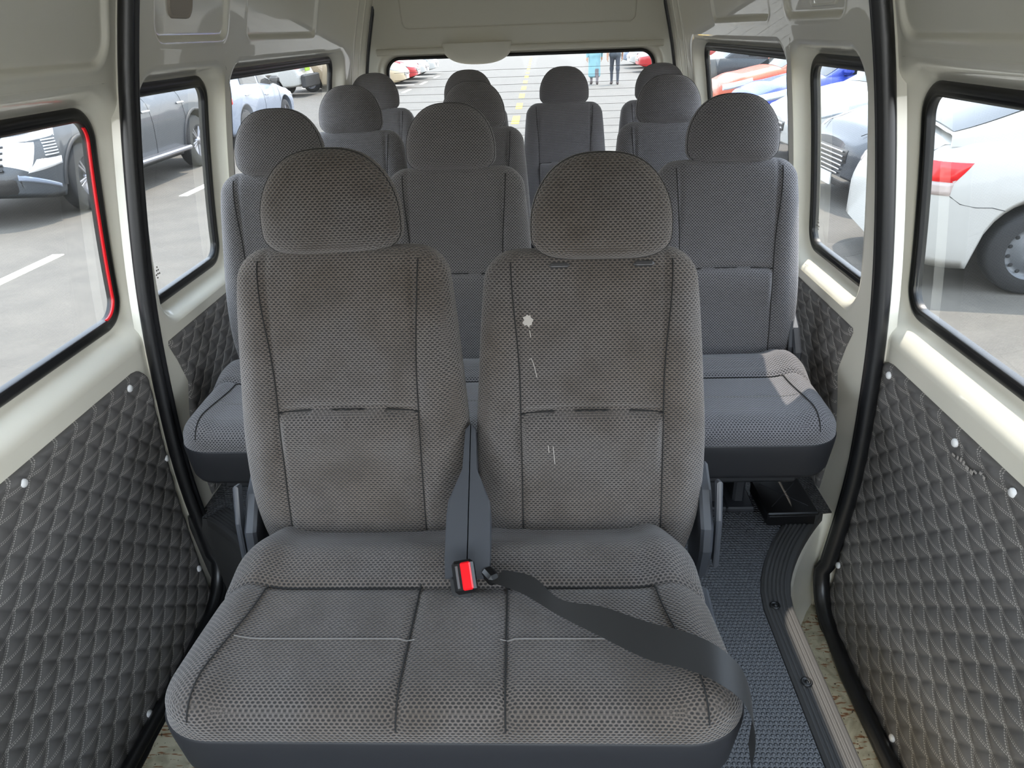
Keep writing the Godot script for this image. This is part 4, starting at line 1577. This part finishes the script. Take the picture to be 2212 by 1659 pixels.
func make_cars() -> void:
	mat("tyre", Color(0.07, 0.07, 0.072), 0.8)
	mat("alloy", Color(0.5, 0.5, 0.52), 0.3, 0.8)
	mat("steel_rim", Color(0.32, 0.33, 0.34), 0.45, 0.3)
	mat("cladding", Color(0.1, 0.1, 0.105), 0.6)
	mat("car_glass", Color(0.10, 0.115, 0.12), 0.05).metallic_specular = 0.25
	mat("lamp_lens", Color(0.62, 0.64, 0.66), 0.12, 0.3)
	mat("tail_red", Color(0.72, 0.04, 0.07), 0.2)
	mat("tail_clear", Color(0.55, 0.5, 0.48), 0.2)
	mat("plate_white", Color(0.75, 0.75, 0.74), 0.5)
	mat("chrome_trim", Color(0.86, 0.86, 0.86), 0.25, 0.4)
	paint_mat("car_white", Color(0.60, 0.595, 0.575))
	paint_mat("car_grey", Color(0.17, 0.185, 0.2))
	paint_mat("car_charcoal", Color(0.15, 0.165, 0.185))
	paint_mat("car_silver", Color(0.42, 0.45, 0.5))
	paint_mat("car_blue", Color(0.07, 0.19, 0.56))
	paint_mat("car_orange", Color(0.66, 0.26, 0.1))
	paint_mat("car_black", Color(0.1, 0.125, 0.135))
	paint_mat("car_beige", Color(0.6, 0.54, 0.44), 0.2)
	paint_mat("car_red", Color(0.56, 0.05, 0.07))
	var gy := -0.62
	# --- left: grey off-roader facing the viewer
	var c := Car.new()
	c.length = 5.0
	c.width = 1.93
	c.clear = 0.26
	c.wheel_r = 0.38
	c.front_axle = 1.52
	c.rear_axle = -1.5
	c.nose = 0.6
	profile(c, [-2.5, -2.4, -1.6, 0.0, 0.9, 1.9, 2.3, 2.5], [1.0, 1.15, 1.14, 1.10, 1.10, 1.03, 0.94, 0.80], [-2.4, -2.0, -1.5, 0.2, 1.05], [1.14, 1.66, 1.78, 1.76, 1.10])
	var suv := car("dark grey off-roader with angular chrome headlight surrounds, beyond the left door window", "cars on the left", Vector3(-6.14, gy, -9.95), 0.0, c, M.car_grey, {"windows": [[-2.0, -1.2], [-1.12, -0.22], [-0.12, 0.72]], "handles": [-1.1, -0.05], "seams": [-1.16, -0.17, 0.85], "handle_mat": M.chrome_trim, "mirror": 0.72, "arch_lips": true, "grille": [0.62, 0.58, 0.86, 0.0, 5], "bar_mat": M.cladding, "lower_grille": [0.75, 0.36, 0.52], "plate": 0.5, "taillight": [[-2.5, 0.95], [-2.1, 0.95], [-2.1, 1.1], [-2.5, 1.1]]})
	for s in [-1.0, 1.0]:
		# running board, angular lamp surround, lens fins, bumper blade
		var rb := MB.new()
		rb.box(Vector3(s * 0.98, 0.36, 0.02), Vector3(0.18, 0.06, 2.0), 0.02)
		part(rb, "running_board", M.alloy, suv)
		part(side_patch(c, s, [[2.49, 0.86], [1.98, 0.90], [1.93, 0.98], [2.47, 0.92]], 0.016), "lamp_surround", M.chrome_trim, suv)
		part(side_patch(c, s, [[2.495, 0.66], [2.36, 0.57], [2.28, 0.86], [2.49, 0.87]], 0.018), "lamp_surround", M.chrome_trim, suv)
		part(side_patch(c, s, [[2.38, 0.565], [1.97, 0.61], [1.97, 0.685], [2.30, 0.69]], 0.018), "lamp_surround", M.chrome_trim, suv)
		for k in 6:
			var y := 0.71 + k * 0.03
			part(side_patch(c, s, [[2.2, y], [2.0, y], [2.0, y + 0.018], [2.2, y + 0.018]], 0.012), "lamp_fin", M.lamp_lens, suv)
		part(side_patch(c, s, [[2.44, 0.50], [2.05, 0.36], [2.05, 0.40], [2.44, 0.56]], 0.014), "bumper_blade", M.car_silver, suv)
	# --- left: silver saloon behind it, pointing away
	c = sedan(4.1, 1.72, 1.44)
	car("pale silver-blue car beyond the left rear window, black door mirror", "cars on the left", Vector3(-6.14, gy, -14.9), PI, c, M.car_silver, {"windows": [[-0.95, -0.1], [0.0, 0.7]], "handles": [-0.9, 0.12], "seams": [-0.05, 0.86], "handle_mat": M.chrome_trim, "mirror": 0.66, "mirror_mat": M.cladding, "headlight": [[1.55, 0.66], [2.02, 0.58], [2.02, 0.66], [1.55, 0.76]], "taillight": [[-2.0, 0.7], [-1.65, 0.75], [-1.65, 0.88], [-2.0, 0.85]], "grille": [0.5, 0.4, 0.52, 0.2, 3]})
	# --- left: white van, tail to the aisle
	c = Car.new()
	c.length = 4.8
	c.width = 1.8
	c.clear = 0.3
	c.nose = 0.25
	c.front_axle = 1.5
	c.rear_axle = -1.3
	profile(c, [-2.4, -2.35, 1.6, 2.2, 2.4], [1.1, 1.12, 1.1, 1.0, 0.8], [-2.38, -2.3, -2.1, 1.3, 2.1], [1.12, 1.9, 1.98, 1.96, 1.05])
	var van := car("white panel van with tall red tail lamp and dark bumper, far left", "cars on the left", Vector3(-10.0, gy, -25.9), -PI / 2, c, M.car_white, {"windows": [[0.6, 1.4]], "taillight": [[-2.39, 0.85], [-2.22, 0.85], [-2.22, 1.3], [-2.39, 1.3]]})
	var vb := MB.new()
	vb.box(Vector3(0, 0.48, -2.4), Vector3(1.78, 0.4, 0.14), 0.04)
	part(vb, "bumper", M.cladding, van)
	var vp := MB.new()
	vp.box(Vector3(0.3, 0.86, -2.42), Vector3(0.5, 0.16, 0.03), 0.01)
	var pg := mat("plate_green", Color(0.5, 0.62, 0.14), 0.5)
	part(vp, "number_plate", pg, van)
	# --- left far row, noses to the aisle
	var far := [["tan saloon parked first in the far left row behind the van", M.car_beige, -28.2], ["bright red car parked in the far left row behind the van", M.car_red, -31.0], ["white car just past the red one in the far left row", M.car_white, -33.6], ["white car at the end of the far left row behind the lamp housing", M.car_white, -37.0]]
	for f in far:
		c = sedan(4.3, 1.76, 1.5)
		car(f[0], "cars in the far left row", Vector3(-6.85, gy, f[2]), PI / 2, c, f[1], {"windows": [[-1.0, -0.1], [0.0, 0.75]], "mirror": 0.7, "headlight": [[1.6, 0.66], [2.1, 0.58], [2.1, 0.68], [1.6, 0.78]], "grille": [0.5, 0.42, 0.56, 0.2, 3], "plate": 0.38})
	# --- right: white saloon, tail towards the van
	c = sedan(4.3, 1.69, 1.47)
	c.wheel_r = 0.30
	c.rear_axle = -2.15 + 0.93
	c.clear = 0.17
	profile(c, [-2.15, -2.08, -1.5, 0.0, 0.9, 1.65, 2.03, 2.15], [0.88, 0.98, 1.01, 0.97, 0.95, 0.84, 0.7, 0.56], [-1.86, -0.85, -0.3, 0.2, 1.0], [1.05, 1.40, 1.47, 1.45, 0.95])
	var ya := car("white saloon with red and clear tail lamp, beyond the right door window", "cars on the right", Vector3(4.74, gy, -5.35), 1.40, c, M.car_white, {"windows": [[-1.0, -0.15], [-0.05, 0.65]], "handles": [-0.95, 0.05], "seams": [-0.1, 0.85], "steel_wheels": true, "rim": M.steel_rim, "mirror": 0.6})
	for s in [-1.0, 1.0]:
		part(side_patch(c, s, [[-2.14, 0.76], [-1.84, 0.755], [-1.75, 0.88], [-2.13, 0.885]], 0.014), "taillight", M.tail_red, ya)
		part(side_patch(c, s, [[-2.14, 0.68], [-1.84, 0.67], [-1.84, 0.755], [-2.14, 0.76]], 0.013), "reverse_lamp", M.tail_clear, ya)
		var l := []
		for q in [[-1.84, 0.67], [-1.76, 0.62], [-1.66, 0.60], [-1.56, 0.60], [-1.48, 0.58]]:
			l.append(c.on_side(s, q[0], q[1], 0.0))
		var gp := MB.new()
		gp.tube(l, 0.0025, 4)
		part(gp, "bumper_gap", M.rubber, ya)
		var l2 := []
		for q in [[-2.1, 0.88], [-2.05, 0.94], [-1.98, 0.99], [-1.9, 1.0]]:
			l2.append(c.on_side(s, q[0], minf(q[1], c.top(q[0]) - 0.005), 0.0))
		var gp2 := MB.new()
		gp2.tube(l2, 0.003, 4)
		part(gp2, "boot_gap", M.rubber, ya)
	# --- right: charcoal saloon, nose towards the van
	c = sedan(4.87, 1.85, 1.47)
	c.wheel_r = 0.33
	c.nose = 0.75
	profile(c, [-2.43, -2.3, -1.5, 0.0, 1.0, 1.75, 2.25, 2.43], [0.86, 1.0, 1.04, 0.97, 0.94, 0.85, 0.73, 0.60], [-1.7, -0.8, -0.3, 0.3, 1.3], [1.0, 1.40, 1.47, 1.44, 0.95])
	var fu := car("charcoal saloon with a slatted chrome grille, nose on, beyond the narrow right window", "cars on the right", Vector3(3.15 + 2.43, gy, -7.95), -PI / 2, c, M.car_charcoal, {"windows": [[-1.1, -0.15], [-0.05, 0.85]], "handles": [-1.0, 0.0], "headlight": [[1.75, 0.66], [2.25, 0.57], [2.28, 0.65], [1.75, 0.75]], "grille": [0.50, 0.31, 0.57, 0.55, 6], "lower_grille": [0.6, 0.2, 0.27], "plate": 0.25, "mirror": 0.95})
	for s in [-1.0, 1.0]:
		var l := []
		for k in 14:
			var t := k / 13.0
			var z := lerpf(2.32, 1.2, t)
			var x := lerpf(0.5, 0.78, pow(t, 0.6))
			var hi := c.top(z)
			var w := c.side(z, hi)
			l.append(Vector3(s * minf(x, w - 0.03), hi + 0.014 + 0.02 * (1.0 - x / w), z))
		var hg := MB.new()
		hg.tube(l, 0.004, 4)
		part(hg, "bonnet_gap", M.rubber, fu)
	# --- right: the rest of the row
	var row := [["white car between the charcoal and the blue one on the right", M.car_white, -10.45, 3.3], ["bright blue car seen through both right side windows", M.car_blue, -13.0, 3.4], ["orange car with pale headlights past the blue one", M.car_orange, -15.6, 3.5]]
	for f in row:
		c = sedan(4.4, 1.8, 1.5)
		c.nose = 0.7
		car(f[0], "cars on the right", Vector3(f[3] + 2.2, gy, f[2]), -PI / 2, c, f[1], {"windows": [[-1.0, -0.1], [0.0, 0.75]], "mirror": 0.72, "handles": [-0.9, 0.1], "headlight": [[1.55, 0.68], [2.08, 0.58], [2.10, 0.68], [1.55, 0.80]], "grille": [0.48, 0.4, 0.56, 0.3, 3], "plate": 0.34})
	c = sedan(4.4, 1.8, 1.6)
	car("black car with a round red tail lamp at the far end of the right row", "cars on the right", Vector3(3.6 + 2.2, gy, -18.4), PI / 2, c, M.car_black, {"windows": [[-1.0, -0.1], [0.0, 0.75]], "taillight": [[-2.17, 0.82], [-1.9, 0.82], [-1.9, 0.95], [-2.15, 0.95]]})
	var far2 := [["dark red car behind the walker in dark clothes", M.car_red, -33.0], ["white car in the far right row nearest the rear pillar", M.car_white, -36.2], ["silver car at the very end of the far right row", M.car_silver, -39.5]]
	for f in far2:
		c = sedan(4.3, 1.76, 1.5)
		car(f[0], "cars in the far right row", Vector3(6.4, gy, f[2]), -PI / 2, c, f[1], {"windows": [[-1.0, -0.1], [0.0, 0.75]], "mirror": 0.7, "headlight": [[1.6, 0.66], [2.1, 0.58], [2.1, 0.68], [1.6, 0.78]], "grille": [0.5, 0.42, 0.56, 0.2, 3]})

# ---------------------------------------------------------------- people: tapered bones melted into one skin by surface nets
func cone_dist(p: Vector3, b: Array) -> float:
	var a: Vector3 = b[0]
	var d: Vector3 = b[1] - a
	var t := clampf((p - a).dot(d) / maxf(d.length_squared(), 1e-9), 0.0, 1.0)
	return (p - a - d * t).length() - lerpf(b[2], b[3], t)

func skin(mb: MB, bones: Array, cell: float, blend: float) -> void:
	var lo := Vector3.ONE * 1e9
	var hi := -lo
	for b in bones:
		for k in 2:
			var r: Vector3 = Vector3.ONE * (b[2 + k] + cell * 2)
			lo = lo.min(b[k] - r)
			hi = hi.max(b[k] + r)
	var n := Vector3i(((hi - lo) / cell).ceil()) + Vector3i.ONE
	var f := PackedFloat32Array()
	f.resize(n.x * n.y * n.z)
	f.fill(1.0)
	var tone := {}
	var best := PackedFloat32Array()
	best.resize(f.size())
	best.fill(1e9)
	var who := PackedInt32Array()
	who.resize(f.size())
	for bi in bones.size():
		var b: Array = bones[bi]
		var r := Vector3.ONE * (maxf(b[2], b[3]) + blend * 2 + cell)
		var i0 := Vector3i(((b[0].min(b[1]) - r - lo) / cell).floor()).clamp(Vector3i.ZERO, n - Vector3i.ONE)
		var i1 := Vector3i(((b[0].max(b[1]) + r - lo) / cell).ceil()).clamp(Vector3i.ZERO, n - Vector3i.ONE)
		for z in range(i0.z, i1.z + 1):
			for y in range(i0.y, i1.y + 1):
				for x in range(i0.x, i1.x + 1):
					var at := x + n.x * (y + n.y * z)
					var d := cone_dist(lo + Vector3(x, y, z) * cell, b)
					if d < best[at]:
						best[at] = d
						who[at] = bi
					var h := maxf(blend - absf(f[at] - d), 0.0) / blend
					f[at] = minf(f[at], d) - h * h * blend * 0.25
	var id := {}
	for z in n.z - 1:
		for y in n.y - 1:
			for x in n.x - 1:
				var sum := Vector3.ZERO
				var cnt := 0
				for e in 12:
					var ax := e / 4
					var o := Vector3i(x, y, z)
					var a1 := (ax + 1) % 3
					var a2 := (ax + 2) % 3
					o[a1] += e & 1
					o[a2] += (e >> 1) & 1
					var q := o
					q[ax] += 1
					var fa := f[o.x + n.x * (o.y + n.y * o.z)]
					var fb := f[q.x + n.x * (q.y + n.y * q.z)]
					if (fa < 0.0) != (fb < 0.0):
						sum += Vector3(o).lerp(Vector3(q), fa / (fa - fb))
						cnt += 1
				if cnt:
					var at := x + n.x * (y + n.y * z)
					var bn: Array = bones[who[at]]
					id[at] = mb.vert(lo + sum / cnt * cell, Vector2.ZERO, bn[4])
	var stride := [1, n.x, n.x * n.y]
	for z in range(1, n.z - 1):
		for y in range(1, n.y - 1):
			for x in range(1, n.x - 1):
				var at := x + n.x * (y + n.y * z)
				for ax in 3:
					var fa := f[at]
					var fb := f[at + stride[ax]]
					if (fa < 0.0) == (fb < 0.0):
						continue
					var u: int = stride[(ax + 1) % 3]
					var w: int = stride[(ax + 2) % 3]
					if not (id.has(at) and id.has(at - u) and id.has(at - w) and id.has(at - u - w)):
						continue
					if fa < 0.0:
						mb.quad(id[at], id[at - w], id[at - u - w], id[at - u])
					else:
						mb.quad(id[at], id[at - u], id[at - u - w], id[at - w])

func person(label: String, at: Vector3, turn: float, robe: bool) -> void:
	var o := thing("person", label, "person", at, turn, "people walking behind the van")
	var skin_c := Color(0.35, 0.2, 0.13)
	var top := Color(0.17, 0.31, 0.34) if robe else Color(0.035, 0.04, 0.05)
	var leg := Color(0.15, 0.26, 0.29) if robe else Color(0.03, 0.035, 0.04)
	var shoe := Color(0.06, 0.045, 0.04)
	var hair := Color(0.02, 0.016, 0.014)
	var b := []
	# pelvis, chest, shoulders, neck
	b.append([Vector3(-0.07, 0.93, 0), Vector3(0.07, 0.93, 0), 0.125, 0.125, top])
	b.append([Vector3(0, 0.96, 0), Vector3(0, 1.2, -0.01), 0.135, 0.14, top])
	b.append([Vector3(-0.09, 1.30, 0), Vector3(0.09, 1.30, 0), 0.12, 0.12, top])
	b.append([Vector3(-0.17, 1.40, 0), Vector3(0.17, 1.40, 0), 0.065, 0.065, top])
	b.append([Vector3(0, 1.42, 0), Vector3(0, 1.54, 0.015), 0.058, 0.052, skin_c])
	# legs, one striding
	for s in [-1.0, 1.0]:
		var f: float = 0.11 * s
		var hip := Vector3(s * 0.09, 0.9, 0)
		var knee := Vector3(s * 0.095, 0.49, f * 0.75 + 0.02)
		var ank := Vector3(s * 0.09, 0.09, f - 0.02)
		b.append([hip, knee, 0.088, 0.058, leg])
		b.append([knee, ank, 0.058, 0.04, leg if not robe else Color(0.12, 0.1, 0.1)])
		b.append([ank + Vector3(0, -0.045, -0.02), ank + Vector3(s * 0.02, -0.058, 0.14), 0.04, 0.032, shoe])
		var sh := Vector3(s * 0.195, 1.39, 0)
		var el := Vector3(s * 0.25, 1.11, -f * 0.5 - 0.02)
		var wr := Vector3(s * 0.255, 0.86, -f + 0.06)
		b.append([sh, el, 0.056, 0.044, top])
		b.append([el, wr, 0.043, 0.032, top if robe else skin_c])
	if robe:
		for k in 5:
			var x := lerpf(-0.13, 0.13, k / 4.0)
			b.append([Vector3(x * 0.7, 0.95, 0), Vector3(x, 0.3, 0.02 * (k - 2)), 0.10, 0.075, top])
	var mb := MB.new()
	skin(mb, b, 0.02, 0.05)
	# head, with brow, nose, chin, ears
	var h := []
	h.append([Vector3(0, 1.635, -0.01), Vector3(0, 1.66, 0.005), 0.082, 0.084, skin_c])
	h.append([Vector3(0, 1.56, 0.03), Vector3(0, 1.60, 0.03), 0.045, 0.058, skin_c])
	h.append([Vector3(0, 1.635, 0.09), Vector3(0, 1.60, 0.105), 0.01, 0.014, skin_c])
	for s in [-1.0, 1.0]:
		h.append([Vector3(s * 0.082, 1.60, -0.005), Vector3(s * 0.086, 1.635, -0.01), 0.012, 0.016, skin_c])
	skin(mb, h, 0.008, 0.02)
	# hands: a palm, four fingers and a thumb each
	for s in [-1.0, 1.0]:
		var f: float = 0.11 * s
		var w := Vector3(s * 0.255, 0.86, -f + 0.06)
		var hb := [[w + Vector3(0, 0.01, 0), w + Vector3(0, -0.075, 0.008), 0.026, 0.03, skin_c]]
		for k in 4:
			var p := w + Vector3(0, -0.085, -0.024 + 0.017 * k)
			var ln: float = [0.055, 0.068, 0.072, 0.064][k]
			hb.append([p, p + Vector3(-s * 0.008, -ln * 0.55, 0.004), 0.0088, 0.008, skin_c])
			hb.append([p + Vector3(-s * 0.008, -ln * 0.55, 0.004), p + Vector3(-s * 0.026, -ln, 0.006), 0.008, 0.0072, skin_c])
		hb.append([w + Vector3(0, -0.03, 0.022), w + Vector3(-s * 0.012, -0.075, 0.05), 0.011, 0.009, skin_c])
		skin(mb, hb, 0.006, 0.008)
	part(mb, "body", M.person_skin, o)
	var hm := MB.new()
	hm.grid(20, 10, func(u, v):
		var a: float = u * TAU
		var e: float = lerpf(-0.25, PI / 2, v)
		var fr := sin(a)
		var k := 0.096 * (1.0 if fr < 0.5 else 0.99)
		var lift: float = 0.05 * smoothstep(0.2, 0.9, fr) * (1.0 - v)
		return Vector3(cos(a) * cos(e) * k * 0.96, 1.655 + sin(e) * k + lift, -0.005 + fr * cos(e) * k * 1.06 - lift * 0.3), true)
	part(hm, "hair", M.person_hair, o)

func make_people() -> void:
	var m := mat("person_skin", Color.WHITE, 0.8)
	m.vertex_color_use_as_albedo = true
	mat("person_hair", Color(0.09, 0.075, 0.07), 0.7)
	person("person in a long pale teal robe walking away behind the van", Vector3(2.0, -0.62, -26.4), PI, true)
	person("person in a dark top and trousers walking beside the one in teal", Vector3(2.66, -0.62, -26.1), PI, false)

# ---------------------------------------------------------------- outside
func make_outside() -> void:
	var g := thing("ground", "sunlit sandy grey tarmac of the car park round the van", "ground", Vector3.ZERO, 0.0, "", "structure")
	var mb := MB.new()
	mb.grid(4, 4, func(u, v): return Vector3(lerpf(-90, 90, u), -0.62, lerpf(-140, 60, v)))
	part(mb, "tarmac", M.tarmac, g)
	for k in 16:
		var b := MB.new()
		b.box(Vector3(-0.42 + 0.004 * k, -0.617, -7.0 - k * 3.15), Vector3(0.16, 0.006, 1.5))
		part(b, "yellow_dash", M.line_yellow, g)
	for k in 8:
		var b := MB.new()
		b.box(Vector3(-4.45, -0.617, -5.65 - k * 4.13), Vector3(0.11, 0.006, 1.5))
		part(b, "white_dash", M.line_white, g)
	for k in 4:
		var b := MB.new()
		b.box(Vector3(-6.9, -0.617, -29.6 - k * 2.9), Vector3(4.4, 0.006, 0.1))
		part(b, "bay_line", M.line_white, g)
	make_cars()
	make_people()

func _ready() -> void:
	# camera
	var cam := Camera3D.new()
	cam.name = "camera"
	cam.fov = 56.78
	cam.near = 0.02
	cam.far = 400.0
	cam.position = Vector3(0.095, 1.13, 0.0)
	cam.rotation_degrees = Vector3(-26.44, 2.8, -2.157)
	add_child(cam)
	cam.current = true
	# sky, sun, exposure
	var we := WorldEnvironment.new()
	var env := Environment.new()
	env.background_mode = Environment.BG_SKY
	var sm := ProceduralSkyMaterial.new()
	sm.sky_top_color = Color(0.80, 0.87, 0.95)
	sm.sky_horizon_color = Color(0.98, 0.975, 0.95)
	sm.ground_horizon_color = Color(0.8, 0.78, 0.74)
	sm.ground_bottom_color = Color(0.6, 0.58, 0.54)
	sm.sky_energy_multiplier = 1.7
	sm.sun_angle_max = 1.0
	var sky := Sky.new()
	sky.sky_material = sm
	env.sky = sky
	env.tonemap_mode = Environment.TONE_MAPPER_LINEAR
	env.tonemap_exposure = 3.2
	env.sdfgi_enabled = true
	env.ssao_enabled = true
	env.ssil_enabled = true
	we.environment = env
	add_child(we)
	var sun := DirectionalLight3D.new()
	sun.name = "sun"
	sun.light_color = Color(1.0, 0.96, 0.9)
	sun.light_energy = 1.2
	sun.light_angular_distance = 0.55
	sun.shadow_enabled = true
	add_child(sun)
	sun.look_at_from_position(Vector3(0.275, 1.0, -0.365) * 50.0, Vector3.ZERO, Vector3.RIGHT)
	make_materials()
	make_shell()
	make_seats()
	make_outside()
